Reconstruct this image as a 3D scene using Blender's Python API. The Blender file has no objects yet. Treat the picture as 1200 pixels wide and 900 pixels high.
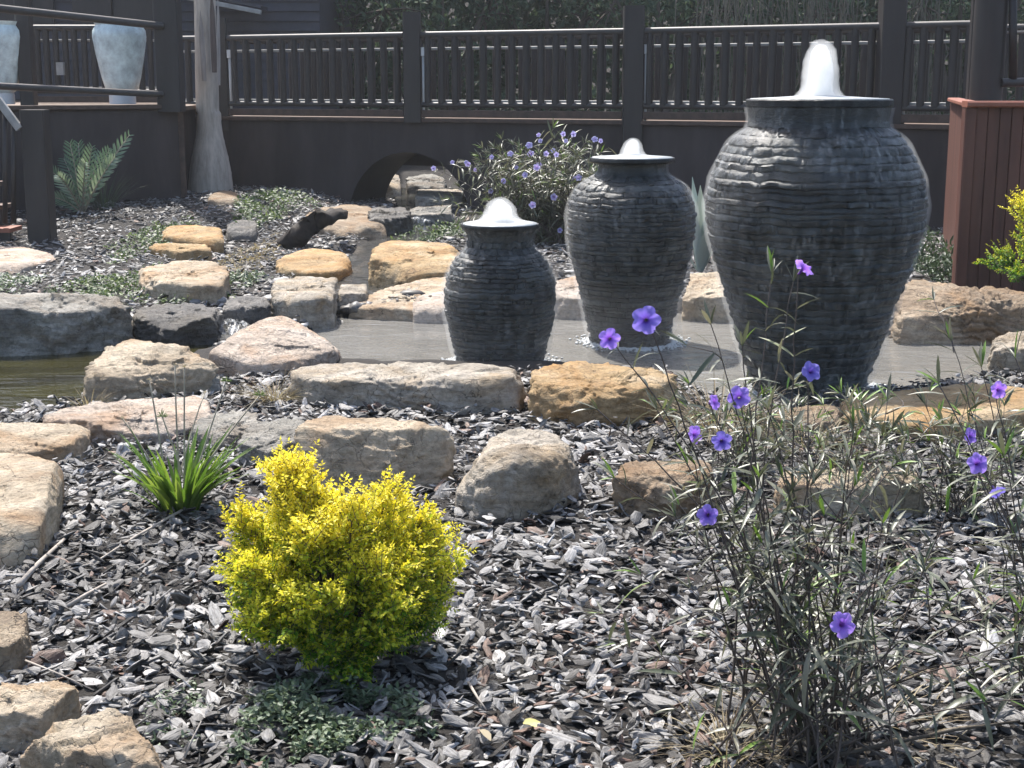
import bpy, bmesh, math, random
import numpy as np
from mathutils import Vector

R = math.radians
rng = np.random.default_rng(7)
random.seed(7)
S = bpy.context.scene
COL = S.collection

# ------------------------------------------------------------------ camera
PITCH = R(11.6)
EYE = 1.5
FPX = 1700.0
cam_d = bpy.data.cameras.new('camera')
cam = bpy.data.objects.new('camera', cam_d)
COL.objects.link(cam)
cam.location = (0, 0, EYE)
cam.rotation_euler = (math.pi / 2 - PITCH, 0, 0)
cam_d.sensor_width = 36
cam_d.lens = FPX / 1200 * 36
cam_d.clip_start = 0.05
cam_d.clip_end = 2000
S.camera = cam

# ------------------------------------------------------------------ light
SUN_EL, SUN_AZ = R(56), R(-24)        # azimuth measured from +Y (behind the garden) towards +X
w = bpy.data.worlds.new('World'); S.world = w; w.use_nodes = True
wn = w.node_tree
sky = wn.nodes.new('ShaderNodeTexSky')
sky.sky_type = 'NISHITA'; sky.sun_disc = False
sky.sun_elevation = SUN_EL; sky.sun_rotation = SUN_AZ
sky.air_density = 1.0; sky.dust_density = 2.5
wn.links.new(sky.outputs[0], wn.nodes['Background'].inputs[0])
wn.nodes['Background'].inputs[1].default_value = 0.14
sl = bpy.data.lights.new('sun', 'SUN'); sl.energy = 4.4; sl.angle = R(1.0); sl.color = (1, .955, .89)
so = bpy.data.objects.new('sun', sl); COL.objects.link(so)
sd = Vector((math.sin(SUN_AZ) * math.cos(SUN_EL), math.cos(SUN_AZ) * math.cos(SUN_EL), math.sin(SUN_EL)))
so.rotation_euler = (-sd).to_track_quat('-Z', 'Y').to_euler()
so.location = (0, 0, 20)
S.view_settings.view_transform = 'Standard'; S.view_settings.look = 'None'
S.view_settings.gamma = 1; S.view_settings.exposure = 1.04
S.view_settings.use_curve_mapping = False
cy = S.cycles
cy.use_denoising = True
try: cy.denoiser = 'OPENIMAGEDENOISE'
except Exception: pass
cy.max_bounces = 12; cy.transparent_max_bounces = 12; cy.volume_bounces = 10
cy.diffuse_bounces = 3; cy.glossy_bounces = 2; cy.transmission_bounces = 3
cy.use_adaptive_sampling = True; cy.adaptive_threshold = 0.02
cy.sample_clamp_indirect = 6

# ------------------------------------------------------------------ geometry of the view
cp, sp_ = math.cos(PITCH), math.sin(PITCH)
def ray(px, py):
    u = 450.0 - py
    return Vector((px - 600.0, FPX * cp + u * sp_, -FPX * sp_ + u * cp))
def onz(px, py, z=0.0):
    d = ray(px, py); t = (z - EYE) / d.z
    return Vector((d.x * t, d.y * t, z))
def ony(px, py, Y):
    d = ray(px, py); t = Y / d.y
    return Vector((d.x * t, Y, EYE + d.z * t))

# ------------------------------------------------------------------ noise
def _h(i, j, k, s):
    n = (i * 374761393 + j * 668265263 + k * 2147483647 + s * 974634777) & 0xffffffff
    n = ((n ^ (n >> 13)) * 1274126177) & 0xffffffff
    return ((n ^ (n >> 16)) & 0xffff) / 65535.0
def vnoise(p, s=0):
    p = np.asarray(p, float); f = np.floor(p); t = p - f; i = f.astype(np.int64)
    t = t * t * t * (t * (t * 6 - 15) + 10)
    o = 0
    for a in (0, 1):
        for b in (0, 1):
            for c in (0, 1):
                wt = (t[:, 0] if a else 1 - t[:, 0]) * (t[:, 1] if b else 1 - t[:, 1]) * (t[:, 2] if c else 1 - t[:, 2])
                o = o + wt * _h(i[:, 0] + a, i[:, 1] + b, i[:, 2] + c, s)
    return o * 2 - 1
def fbm(p, octv=4, s=0, gain=.5):
    o = 0; a = 1; p = np.asarray(p, float)
    for k in range(octv):
        o = o + a * vnoise(p * (2.03 ** k) + k * 7.3, s + k); a *= gain
    return o
def sstep(a, b, x):
    t = np.clip((x - a) / (b - a), 0, 1); return t * t * (3 - 2 * t)

# ------------------------------------------------------------------ mesh helpers
def mesh(name, V, Fs, mat, parent=None, smooth=True, attrs=None, loc=None):
    """V (n,3); Fs = list of int arrays (m,k); one mesh object."""
    V = np.asarray(V, np.float32).reshape(-1, 3)
    if loc is not None: V = V - np.asarray(loc, np.float32)
    me = bpy.data.meshes.new(name)
    Fs = [np.asarray(f, np.int32) for f in Fs if len(f)]
    me.vertices.add(len(V)); me.vertices.foreach_set('co', V.ravel())
    idx = np.concatenate([f.ravel() for f in Fs])
    tot = np.concatenate([np.full(len(f), f.shape[1], np.int32) for f in Fs])
    st = np.concatenate([[0], np.cumsum(tot)[:-1]]).astype(np.int32)
    me.loops.add(len(idx)); me.loops.foreach_set('vertex_index', idx)
    me.polygons.add(len(tot)); me.polygons.foreach_set('loop_start', st)
    try: me.polygons.foreach_set('loop_total', tot)
    except Exception: pass
    me.polygons.foreach_set('use_smooth', np.full(len(tot), bool(smooth)))
    if attrs:
        for k, a in attrs.items():
            a = np.asarray(a, np.float32)
            if a.ndim == 1:
                at = me.attributes.new(k, 'FLOAT', 'POINT'); at.data.foreach_set('value', a)
            else:
                at = me.attributes.new(k, 'FLOAT_VECTOR', 'POINT'); at.data.foreach_set('vector', a.ravel())
    me.update(calc_edges=True); me.validate()
    if mat: me.materials.append(mat)
    o = bpy.data.objects.new(name, me); COL.objects.link(o)
    if loc is not None: o.location = loc
    if parent is not None:
        o.parent = parent
        if loc is None and parent.location.length > 0:
            me.transform(__import__('mathutils').Matrix.Translation(-parent.location))
        elif loc is not None:
            o.location = Vector(loc) - parent.location
    return o

def tag(o, label=None, cat=None, group=None, kind=None):
    if label: o['label'] = label
    if cat: o['category'] = cat
    if group: o['group'] = group
    if kind: o['kind'] = kind
    return o
def thing(name, label, cat, loc=(0, 0, 0), group=None):
    e = bpy.data.objects.new(name, None); COL.objects.link(e)
    e.location = loc; e.empty_display_size = .1
    return tag(e, label, cat, group)

class MB:
    """collects simple solids into one mesh (world coordinates)"""
    def __init__(s): s.v = []; s.f = {}; s.n = 0
    def add(s, V, F):
        V = np.asarray(V, float).reshape(-1, 3)
        for f in F:
            s.f.setdefault(len(f), []).append([i + s.n for i in f])
        s.v.append(V); s.n += len(V); return s
    def beam(s, a, b, wd, ht, bev=.006, up=(0, 0, 1)):
        a = Vector(a); b = Vector(b); d = (b - a).normalized()
        u = Vector(up)
        if abs(d.dot(u)) > .98: u = Vector((0, 1, 0))
        x = d.cross(u).normalized(); z = x.cross(d).normalized()
        h, k = wd / 2, ht / 2; c = min(bev, h * .5, k * .5)
        pr = [(h - c, -k), (h, -k + c), (h, k - c), (h - c, k), (-h + c, k), (-h, k - c), (-h, -k + c), (-h + c, -k)]
        V = [a + x * p + z * q for p, q in pr] + [b + x * p + z * q for p, q in pr]
        F = [[i, (i + 1) % 8, 8 + (i + 1) % 8, 8 + i] for i in range(8)] + [list(range(7, -1, -1)), list(range(8, 16))]
        return s.add(V, F)
    def box(s, x0, x1, y0, y1, z0, z1, bev=.005):
        return s.beam(((x0 + x1) / 2, (y0 + y1) / 2, z0), ((x0 + x1) / 2, (y0 + y1) / 2, z1), x1 - x0, y1 - y0, bev)
    def tube(s, pts, rad, n=8, caps=True):
        P = [Vector(p) for p in pts]
        if not hasattr(rad, '__len__'): rad = [rad] * len(P)
        V = []; ref = None
        for i, p in enumerate(P):
            d = (P[min(i + 1, len(P) - 1)] - P[max(i - 1, 0)]).normalized()
            if ref is None: ref = Vector((0, 0, 1)) if abs(d.z) < .9 else Vector((1, 0, 0))
            x = d.cross(ref)
            x = x.normalized() if x.length > 1e-6 else Vector((1, 0, 0))
            y = d.cross(x).normalized(); ref = -y if False else ref
            for k in range(n):
                a = 2 * math.pi * k / n
                V.append(p + (x * math.cos(a) + y * math.sin(a)) * rad[i])
        F = []
        for i in range(len(P) - 1):
            for k in range(n):
                F.append([i * n + k, i * n + (k + 1) % n, (i + 1) * n + (k + 1) % n, (i + 1) * n + k])
        if caps: F += [list(range(n - 1, -1, -1)), [(len(P) - 1) * n + k for k in range(n)]]
        return s.add(V, F)
    def lathe(s, prof, c, n=32):
        V = []; m = len(prof)
        for r, z in prof:
            for k in range(n):
                a = 2 * math.pi * k / n; V.append((c[0] + r * math.cos(a), c[1] + r * math.sin(a), c[2] + z))
        F = [[i * n + k, i * n + (k + 1) % n, (i + 1) * n + (k + 1) % n, (i + 1) * n + k] for i in range(m - 1) for k in range(n)]
        F += [list(range(n - 1, -1, -1)), [(m - 1) * n + k for k in range(n)]]
        return s.add(V, F)
    def build(s, name, mat, parent=None, smooth=False, loc=None):
        return mesh(name, np.concatenate(s.v), [np.array(f) for f in s.f.values()], mat, parent, smooth, None, loc)

def smooth_by_angle(o, ang=35):
    me = o.data
    me.polygons.foreach_set('use_smooth', np.ones(len(me.polygons), bool))
    try: me.set_sharp_from_angle(angle=R(ang))
    except Exception: pass
    return o

# leaf strips: batch of curved folded leaves
PROF = {'lance': [.35, .9, 1, .75, .04], 'strap': [.8, 1, .95, .8, .05], 'oval': [.15, .95, 1, .7, .05], 'dia': [.1, 1, .05]}
def leaves(P, D, N, L, W, C, prof='lance', fold=.25):
    P = np.asarray(P); D = np.asarray(D); N = np.asarray(N)
    D = D / (np.linalg.norm(D, axis=1, keepdims=True) + 1e-9)
    N = N - D * (N * D).sum(1, keepdims=True); N = N / (np.linalg.norm(N, axis=1, keepdims=True) + 1e-9)
    B = np.cross(D, N); pr = PROF[prof]; m = len(pr)
    out = []
    for i, wv in enumerate(pr):
        s = i / (m - 1)
        c = P + D * (L * s)[:, None] - N * (C * L * s * s)[:, None]
        ww = (W * wv * .5)[:, None]
        up = N * (W * wv * fold)[:, None]
        out += [c - B * ww + up, c, c + B * ww + up]
    V = np.stack(out, 1); n = len(P)
    q = []
    for i in range(m - 1):
        a = i * 3
        q += [[a, a + 1, a + 4, a + 3], [a + 1, a + 2, a + 5, a + 4]]
    F = (np.arange(n)[:, None, None] * (m * 3) + np.array(q)[None]).reshape(-1, 4)
    return V.reshape(-1, 3), F, m * 3
def unit(n):
    v = rng.normal(size=(n, 3)); return v / np.linalg.norm(v, axis=1, keepdims=True)

# ------------------------------------------------------------------ materials
def newmat(name):
    m = bpy.data.materials.new(name); m.use_nodes = True
    nt = m.node_tree; return m, nt, nt.nodes['Principled BSDF'], nt.nodes['Material Output']
def nd(nt, t, **k):
    n = nt.nodes.new('ShaderNode' + t)
    for a, b in k.items():
        if a.startswith('i_'): n.inputs[a[2:].replace('_', ' ')].default_value = b
        else: setattr(n, a, b)
    return n
def lk(nt, a, b): nt.links.new(a, b)
def ramp(nt, fac, stops):
    r = nd(nt, 'ValToRGB'); e = r.color_ramp.elements
    while len(e) < len(stops): e.new(.5)
    for el, (p, c) in zip(e, stops):
        el.position = p; el.color = (*c, 1) if len(c) == 3 else c
    lk(nt, fac, r.inputs[0]); return r.outputs[0]
def noise(nt, vec, scale, detail=6, rough=.6, dist=0.):
    n = nd(nt, 'TexNoise'); n.inputs['Scale'].default_value = scale; n.inputs['Detail'].default_value = detail
    n.inputs['Roughness'].default_value = rough; n.inputs['Distortion'].default_value = dist
    if vec is not None: lk(nt, vec, n.inputs['Vector'])
    return n.outputs[0]
def mapping(nt, vec, scale=(1, 1, 1), loc=(0, 0, 0), rot=(0, 0, 0)):
    m = nd(nt, 'Mapping'); m.inputs['Scale'].default_value = scale; m.inputs['Location'].default_value = loc
    m.inputs['Rotation'].default_value = rot
    lk(nt, vec, m.inputs['Vector']); return m.outputs[0]
def mix(nt, fac, a, b, mode='MIX'):
    m = nd(nt, 'Mix', data_type='RGBA', blend_type=mode)
    for sock, v in ((m.inputs[0], fac), (m.inputs[6], a), (m.inputs[7], b)):
        if hasattr(v, 'links'): lk(nt, v, sock)
        elif isinstance(v, (int, float)): sock.default_value = v
        else: sock.default_value = (*v, 1)
    return m.outputs[2]
def math_(nt, op, a, b=0.):
    m = nd(nt, 'Math', operation=op)
    for sock, v in ((m.inputs[0], a), (m.inputs[1], b)):
        if hasattr(v, 'links'): lk(nt, v, sock)
        else: sock.default_value = v
    return m.outputs[0]
def bump(nt, h, bs, strength=.5, dist=.02):
    b = nd(nt, 'Bump'); b.inputs['Strength'].default_value = strength; b.inputs['Distance'].default_value = dist
    lk(nt, h, b.inputs['Height']); lk(nt, b.outputs[0], bs.inputs['Normal'])
def objvec(nt, spread=20.):
    tc = nd(nt, 'TexCoord'); oi = nd(nt, 'ObjectInfo')
    v = nd(nt, 'VectorMath', operation='ADD')
    sc = nd(nt, 'Vector' 'Math', operation='SCALE'); cb = nd(nt, 'CombineXYZ')
    for i in range(3): lk(nt, oi.outputs['Random'], cb.inputs[i])
    lk(nt, cb.outputs[0], sc.inputs[0]); sc.inputs['Scale'].default_value = spread
    lk(nt, tc.outputs['Object'], v.inputs[0]); lk(nt, sc.outputs[0], v.inputs[1])
    return v.outputs[0]

def rock_mat(name, c_lo, c_mid, c_hi, stain, dark=(.05, .047, .043), dark_amt=.45, rough=.85):
    m, nt, b, _ = newmat(name); v = objvec(nt)
    base = ramp(nt, noise(nt, v, 3.2, 8, .66, .4), [(.3, c_lo), (.5, c_mid), (.68, c_hi)])
    st = ramp(nt, noise(nt, mapping(nt, v, (1, 1, 1.6)), 2.1, 5, .6, 1.), [(.46, (0, 0, 0)), (.66, (1, 1, 1))])
    base = mix(nt, math_(nt, 'MULTIPLY', st, .75), base, stain)
    band = ramp(nt, noise(nt, mapping(nt, v, (1.2, 1.2, 14), rot=(.12, .1, 0)), 2.2, 6, .6, .6), [(.42, (.55, .55, .55)), (.6, (1.1, 1.1, 1.1))])
    base = mix(nt, .35, base, mix(nt, 1., base, band, 'MULTIPLY'))
    dk = ramp(nt, noise(nt, v, 6.5, 9, .72, .2), [(.5, (0, 0, 0)), (.66, (1, 1, 1))])
    base = mix(nt, math_(nt, 'MULTIPLY', dk, dark_amt), base, dark)
    fine = ramp(nt, noise(nt, v, 48, 8, .75), [(.34, (.62, .61, .60)), (.58, (1.3, 1.3, 1.3))])
    base = mix(nt, .6, base, mix(nt, 1., base, fine, 'MULTIPLY'))
    wv = nd(nt, 'VectorMath', operation='ADD'); wn_ = nd(nt, 'TexNoise'); wn_.inputs['Scale'].default_value = 4; wn_.inputs['Detail'].default_value = 5
    lk(nt, v, wn_.inputs['Vector']); lk(nt, v, wv.inputs[0]); lk(nt, wn_.outputs['Color'], wv.inputs[1])
    vo = nd(nt, 'TexVoronoi', feature='DISTANCE_TO_EDGE'); vo.inputs['Scale'].default_value = 3.0
    lk(nt, mapping(nt, wv.outputs[0], (1, 1, 2.4)), vo.inputs['Vector'])
    crk = ramp(nt, vo.outputs['Distance'], [(.0, (0, 0, 0)), (.022, (1, 1, 1))])
    cm = ramp(nt, noise(nt, v, 2.4, 3), [(.45, (1, 1, 1)), (.6, (.25, .25, .25))])
    base = mix(nt, mix(nt, 1., mix(nt, 1., (1, 1, 1), crk, 'DIFFERENCE'), mix(nt, 1., (1, 1, 1), cm, 'DIFFERENCE'), 'MULTIPLY'), base, (.04, .034, .03))
    pale = ramp(nt, noise(nt, v, 22, 6, .7), [(.6, (0, 0, 0)), (.72, (1, 1, 1))])
    base = mix(nt, math_(nt, 'MULTIPLY', pale, .3), base, (.42, .39, .34))
    lk(nt, base, b.inputs['Base Color']); b.inputs['Roughness'].default_value = rough
    b.inputs['Specular IOR Level'].default_value = .3
    h = math_(nt, 'ADD', math_(nt, 'MULTIPLY', noise(nt, v, 13, 11, .74), 1.5), math_(nt, 'MULTIPLY', noise(nt, mapping(nt, v, (1, 1, 8), rot=(.12, .1, 0)), 5, 6, .6), .7))
    h = math_(nt, 'ADD', h, math_(nt, 'MULTIPLY', crk, .22))
    bump(nt, h, b, .9, .04)
    return m
MR = dict(
    tan=rock_mat('sandstone_tan', (.34, .27, .19), (.52, .43, .315), (.63, .55, .43), (.40, .24, .12), dark_amt=.28),
    orange=rock_mat('sandstone_orange', (.34, .215, .11), (.47, .33, .175), (.56, .44, .29), (.45, .24, .08), dark_amt=.2),
    grey=rock_mat('stone_grey', (.17, .16, .145), (.30, .285, .25), (.43, .405, .36), (.22, .17, .12), dark_amt=.4),
    pink=rock_mat('sandstone_pink', (.38, .305, .245), (.54, .455, .375), (.62, .54, .465), (.42, .245, .13), dark_amt=.22),
    dark=rock_mat('stone_dark', (.06, .056, .052), (.125, .118, .108), (.23, .21, .185), (.12, .10, .07), dark_amt=.4, rough=.5),
    brown=rock_mat('sandstone_brown', (.23, .17, .115), (.35, .27, .19), (.46, .38, .28), (.30, .18, .09), dark_amt=.38),
    mottled=rock_mat('sandstone_mottled', (.28, .245, .20), (.44, .39, .32), (.57, .51, .43), (.40, .29, .17), dark_amt=.5),
)
def plain(name, col, rough=.6, var=.25, nscale=6, spec=.4, bmp=.15, stretch=(1, 1, 1), metal=0.):
    m, nt, b, _ = newmat(name); v = objvec(nt)
    n = noise(nt, mapping(nt, v, stretch), nscale, 7, .65)
    c = ramp(nt, n, [(.3, tuple(x * (1 - var) for x in col)), (.7, tuple(min(1, x * (1 + var)) for x in col))])
    lk(nt, c, b.inputs['Base Color']); b.inputs['Roughness'].default_value = rough
    b.inputs['Specular IOR Level'].default_value = spec; b.inputs['Metallic'].default_value = metal
    if bmp: bump(nt, n, b, bmp, .01)
    return m
M_lining_shade = plain('shade_black_lining', (.010, .011, .013), .6, .3, 3, .2, .1)  # shade inside the arch painted as a near-black wall colour
M_wall = plain('dark_render', (.050, .0415, .040), .75, .34, 2.6, .25, .15, (1, 1, .3))
M_post = plain('dark_stained_timber', (.032, .0275, .026), .5, .3, 5, .4, .3, (1, 1, .15))
M_rail = plain('dark_stained_rail', (.052, .048, .046), .5, .25, 6, .35, .2)
M_lightrail = plain('pale_grey_sunlit_rail', (.29, .29, .28), .5, .25, 8)  # gutter and box grey; on rails the paleness stands in for sunlight
M_trim = plain('rust_brown_trim', (.075, .048, .036), .6, .35, 8)
M_deckwood = plain('deck_timber', (.12, .075, .05), .6, .35, 7, .4, .3)
M_white = plain('white_plastic', (.62, .63, .63), .45, .08, 5)
M_paleblue = plain('pale_blue_glaze', (.62, .72, .71), .35, .30, 9, .5, .6)
M_redwood = plain('red_brown_timber', (.105, .044, .031), .55, .42, 6, .4, .3, (1, 1, .12))
M_redtrim = plain('red_brown_capping', (.26, .10, .065), .5, .25, 6)
M_siding = plain('dark_siding', (.045, .042, .05), .6, .25, 3)
M_glass, _nt, _b, _ = newmat('dark_window_glass'); _b.inputs['Base Color'].default_value = (.015, .022, .035, 1); _b.inputs['Roughness'].default_value = .08
M_stem = plain('purple_brown_stem', (.085, .066, .056), .55, .35, 30, .4, 0)
M_greenstem = plain('pale_dry_stalk', (.33, .29, .22), .6, .3, 30, .3, 0)
M_twig = plain('grey_dry_twig', (.36, .32, .28), .8, .3, 25, .2, .2)
M_bark = plain('tree_bark', (.09, .075, .06), .85, .4, 12, .2, .5, (1, 1, .3))
M_log = plain('charred_log', (.035, .028, .023), .8, .5, 14, .3, .6, (1, 1, 1))

def leaf_mat(name, stops, rough=.45, trans=.35, spec=.45):
    """per-leaf 'tone' attribute picks the leaf's own colour"""
    m, nt, b, out = newmat(name)
    at = nd(nt, 'Attribute', attribute_name='tone')
    c = ramp(nt, at.outputs['Fac'], stops)
    lk(nt, c, b.inputs['Base Color']); b.inputs['Roughness'].default_value = rough
    b.inputs['Specular IOR Level'].default_value = spec
    t = nd(nt, 'BsdfTranslucent'); lk(nt, mix(nt, .35, c, (1, 1, .3), 'MULTIPLY'), t.inputs['Color'])
    ms = nd(nt, 'MixShader'); ms.inputs[0].default_value = trans
    lk(nt, b.outputs[0], ms.inputs[1]); lk(nt, t.outputs[0], ms.inputs[2]); lk(nt, ms.outputs[0], out.inputs[0])
    return m
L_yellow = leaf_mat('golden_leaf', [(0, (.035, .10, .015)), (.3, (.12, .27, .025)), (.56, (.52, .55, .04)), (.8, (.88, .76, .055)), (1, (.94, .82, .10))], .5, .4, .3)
L_ruellia = leaf_mat('narrow_grey_green_leaf', [(0, (.05, .055, .035)), (.4, (.10, .115, .075)), (.75, (.19, .19, .14)), (.93, (.27, .24, .18)), (1, (.16, .27, .05))], .4, .25, .5)
L_strap = leaf_mat('strap_leaf', [(0, (.05, .10, .018)), (.5, (.12, .22, .03)), (1, (.28, .36, .07))], .35, .4, .5)
L_cycad = leaf_mat('cycad_leaf', [(0, (.08, .14, .09)), (.6, (.17, .25, .16)), (1, (.36, .43, .34))], .4, .25, .5)
L_cover = leaf_mat('ground_cover_leaf', [(0, (.055, .085, .045)), (.6, (.115, .16, .095)), (1, (.22, .27, .18))], .5, .25, .4)
L_coverb = leaf_mat('bright_cover_leaf', [(0, (.045, .075, .032)), (.6, (.085, .13, .055)), (1, (.19, .25, .10))], .5, .3, .4)
L_agave = leaf_mat('agave_leaf', [(0, (.22, .28, .26)), (1, (.42, .48, .45))], .45, .1, .4)
L_tree = leaf_mat('tree_leaf', [(0, (.05, .085, .052)), (.6, (.10, .15, .09)), (1, (.18, .24, .145))], .65, .3, .15)
L_fallen = leaf_mat('yellow_fallen_leaf', [(0, (.5, .45, .16)), (1, (.66, .6, .26))], .6, .3, .2)
L_dry = leaf_mat('dry_grass', [(0, (.16, .12, .08)), (.6, (.30, .25, .17)), (1, (.42, .37, .26))], .7, .3, .2)
L_conifer = leaf_mat('low_fern_leaf', [(0, (.03, .055, .03)), (1, (.08, .12, .07))], .5, .25, .35)

# purple petals with a darker throat ('tone' = distance from the flower centre)
M_petal, nt, b, out = newmat('violet_petal')
at = nd(nt, 'Attribute', attribute_name='tone')
c = ramp(nt, at.outputs['Fac'], [(0, (.10, .03, .22)), (.28, (.24, .11, .60)), (.7, (.36, .21, .80)), (1, (.42, .28, .84))])
oi = nd(nt, 'ObjectInfo'); hs_ = nd(nt, 'HueSaturation'); lk(nt, c, hs_.inputs['Color']); lk(nt, math_(nt, 'ADD', math_(nt, 'MULTIPLY', oi.outputs['Random'], .05), .47), hs_.inputs['Hue']); lk(nt, math_(nt, 'ADD', math_(nt, 'MULTIPLY', oi.outputs['Random'], .5), .75), hs_.inputs['Value']); c = hs_.outputs[0]
lk(nt, c, b.inputs['Base Color']); b.inputs['Roughness'].default_value = .6
t = nd(nt, 'BsdfTranslucent'); lk(nt, c, t.inputs['Color']); ms = nd(nt, 'MixShader'); ms.inputs[0].default_value = .4
lk(nt, b.outputs[0], ms.inputs[1]); lk(nt, t.outputs[0], ms.inputs[2]); lk(nt, ms.outputs[0], out.inputs[0])
M_petalpale = M_petal.copy(); M_petalpale.name = 'pale_lilac_petal'
for n in M_petalpale.node_tree.nodes:
    if n.bl_idname == 'ShaderNodeValToRGB':
        for e, cc in zip(n.color_ramp.elements, [(.22, .16, .38), (.38, .30, .66), (.50, .44, .78), (.60, .55, .84)]): e.color = (*cc, 1)

# ground soil
M_soil, nt, b, _ = newmat('garden_soil'); tc = nd(nt, 'TexCoord')
n1 = noise(nt, tc.outputs['Object'], 9, 8, .7); n2 = noise(nt, tc.outputs['Object'], 60, 6, .7)
c = ramp(nt, n2, [(.35, (.007, .006, .005)), (.6, (.018, .015, .013)), (.75, (.045, .038, .033))])
c = mix(nt, ramp(nt, n1, [(.4, (0, 0, 0)), (.65, (.6, .6, .6))]), c, (.028, .021, .016))
lk(nt, c, b.inputs['Base Color']); b.inputs['Roughness'].default_value = .9
bump(nt, n2, b, .8, .03)

# bark mulch: 'tone' = colour of each chip, 'lc' = chip's own coordinates (fibres run along x)
def chip_mat(name):
    m, nt, b, _ = newmat(name)
    at = nd(nt, 'Attribute', attribute_name='tone'); lc = nd(nt, 'Attribute', attribute_name='lc')
    c = ramp(nt, at.outputs['Fac'], [(0, (.016, .014, .012)), (.25, (.050, .045, .041)), (.52, (.155, .15, .145)), (.78, (.33, .322, .315)), (.88, (.50, .49, .48)), (.9, (.13, .075, .055)), (1, (.21, .135, .10))])
    fib = noise(nt, mapping(nt, lc.outputs['Vector'], (18, 130, 130)), 1., 5, .7)
    fl = noise(nt, lc.outputs['Vector'], 45, 4, .6)
    c = mix(nt, .8, c, ramp(nt, fib, [(.35, (.35, .33, .32)), (.62, (1.25, 1.25, 1.25))]), 'MULTIPLY')
    c = mix(nt, ramp(nt, fl, [(.52, (0, 0, 0)), (.7, (.5, .5, .5))]), c, (.03, .026, .024))
    lk(nt, c, b.inputs['Base Color']); b.inputs['Roughness'].default_value = .55; b.inputs['Specular IOR Level'].default_value = .5
    bump(nt, fib, b, .9, .006)
    return m
M_chip = chip_mat('weathered_bark')

# wet stacked slate
M_slate, nt, b, _ = newmat('wet_stacked_slate'); v = objvec(nt)
at = nd(nt, 'Attribute', attribute_name='tone')
c = ramp(nt, at.outputs['Fac'], [(0, (.007, .009, .0095)), (.5, (.019, .024, .025)), (1, (.055, .064, .064))])
n1 = noise(nt, mapping(nt, v, (1, 1, .35)), 7, 7, .65, .3)
c = mix(nt, ramp(nt, n1, [(.5, (0, 0, 0)), (.75, (.55, .55, .55))]), c, (.085, .095, .092))
lk(nt, c, b.inputs['Base Color'])
lk(nt, ramp(nt, noise(nt, v, 12, 4), [(.35, (.28,) * 3), (.65, (.6,) * 3)]), b.inputs['Roughness'])
b.inputs['Specular IOR Level'].default_value = .38
bump(nt, noise(nt, mapping(nt, v, (1, 1, 3)), 35, 6, .7), b, .5, .012)

# thin running water over the slate: broken bright trickles
M_film, nt, b, out = newmat('running_water'); tc = nd(nt, 'TexCoord')
b.inputs['Base Color'].default_value = (.86, .88, .88, 1); b.inputs['Roughness'].default_value = .3
n1 = noise(nt, mapping(nt, tc.outputs['Object'], (1, 1, .14)), 22, 5, .65, .4)
n2 = noise(nt, mapping(nt, tc.outputs['Object'], (1, 1, .5)), 60, 4, .7)
n3 = noise(nt, tc.outputs['Object'], 2.6, 3, .5)
a_ = math_(nt, 'MULTIPLY', ramp(nt, n1, [(.44, (0,) * 3), (.66, (1,) * 3)]), ramp(nt, n2, [(.36, (0,) * 3), (.66, (1,) * 3)]))
a_ = math_(nt, 'MULTIPLY', a_, ramp(nt, n3, [(.38, (.1,) * 3), (.62, (1,) * 3)]))
a_ = math_(nt, 'MULTIPLY', a_, .26)
tr = nd(nt, 'BsdfTransparent'); ms = nd(nt, 'MixShader'); lk(nt, a_, ms.inputs[0])
lk(nt, tr.outputs[0], ms.inputs[1]); lk(nt, b.outputs[0], ms.inputs[2]); lk(nt, ms.outputs[0], out.inputs[0])

def vol_mat(name, dens, col=(.97, .98, .98), aniso=.2):
    m, nt, b, out = newmat(name); nt.nodes.remove(b)
    v = nd(nt, 'VolumePrincipled'); v.inputs['Density'].default_value = dens
    v.inputs['Color'].default_value = (*col, 1); v.inputs['Anisotropy'].default_value = aniso
    lk(nt, v.outputs[0], out.inputs['Volume']); return m
V_jet = vol_mat('aerated_water', 13., (.965, .97, .97), .1)
V_core = vol_mat('dense_aerated_water', 40., (.999, .999, .999), .2)
V_spray = vol_mat('fine_spray', 5.0)
V_veil = vol_mat('falling_spray', 1.0)
V_mist = vol_mat('drifting_mist', .022, (.98, .98, .98), .1)
M_foam, nt, b, _ = newmat('white_foam_water'); b.inputs['Base Color'].default_value = (.6, .62, .62, 1); b.inputs['Roughness'].default_value = .35
b.inputs['Transmission Weight'].default_value = 0.
tc = nd(nt, 'TexCoord'); bump(nt, noise(nt, tc.outputs['Object'], 40, 5, .7), b, .5, .02)

M_top = M_foam.copy(); M_top.name = 'sheet_of_water'; M_top.node_tree.nodes['Principled BSDF'].inputs['Base Color'].default_value = (.36, .38, .38, 1)
def water_mat(name, lo, hi, rough, wscale, bstr, stretch=(1, 1, 1)):
    m, nt, b, _ = newmat(name); tc = nd(nt, 'TexCoord')
    n = noise(nt, mapping(nt, tc.outputs['Object'], stretch), 1.1, 5, .6, .8)
    lk(nt, ramp(nt, n, [(.35, lo), (.65, hi)]), b.inputs['Base Color'])
    b.inputs['Roughness'].default_value = rough; b.inputs['IOR'].default_value = 1.33
    b.inputs['Specular IOR Level'].default_value = .5
    bump(nt, noise(nt, mapping(nt, tc.outputs['Object'], stretch), wscale, 4, .6, .5), b, bstr, .02)
    return m
W_milky = water_mat('aerated_pond_water', (.14, .135, .122), (.21, .203, .187), .09, 5, .6, (.8, 1.1, 1))
W_pond = water_mat('green_pond_water', (.016, .014, .007), (.045, .042, .014), .06, 9, .3, (.5, 1.8, 1))
W_stream = water_mat('stream_water', (.018, .018, .015), (.06, .058, .05), .06, 16, 1., (1, 1, 1))

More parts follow.
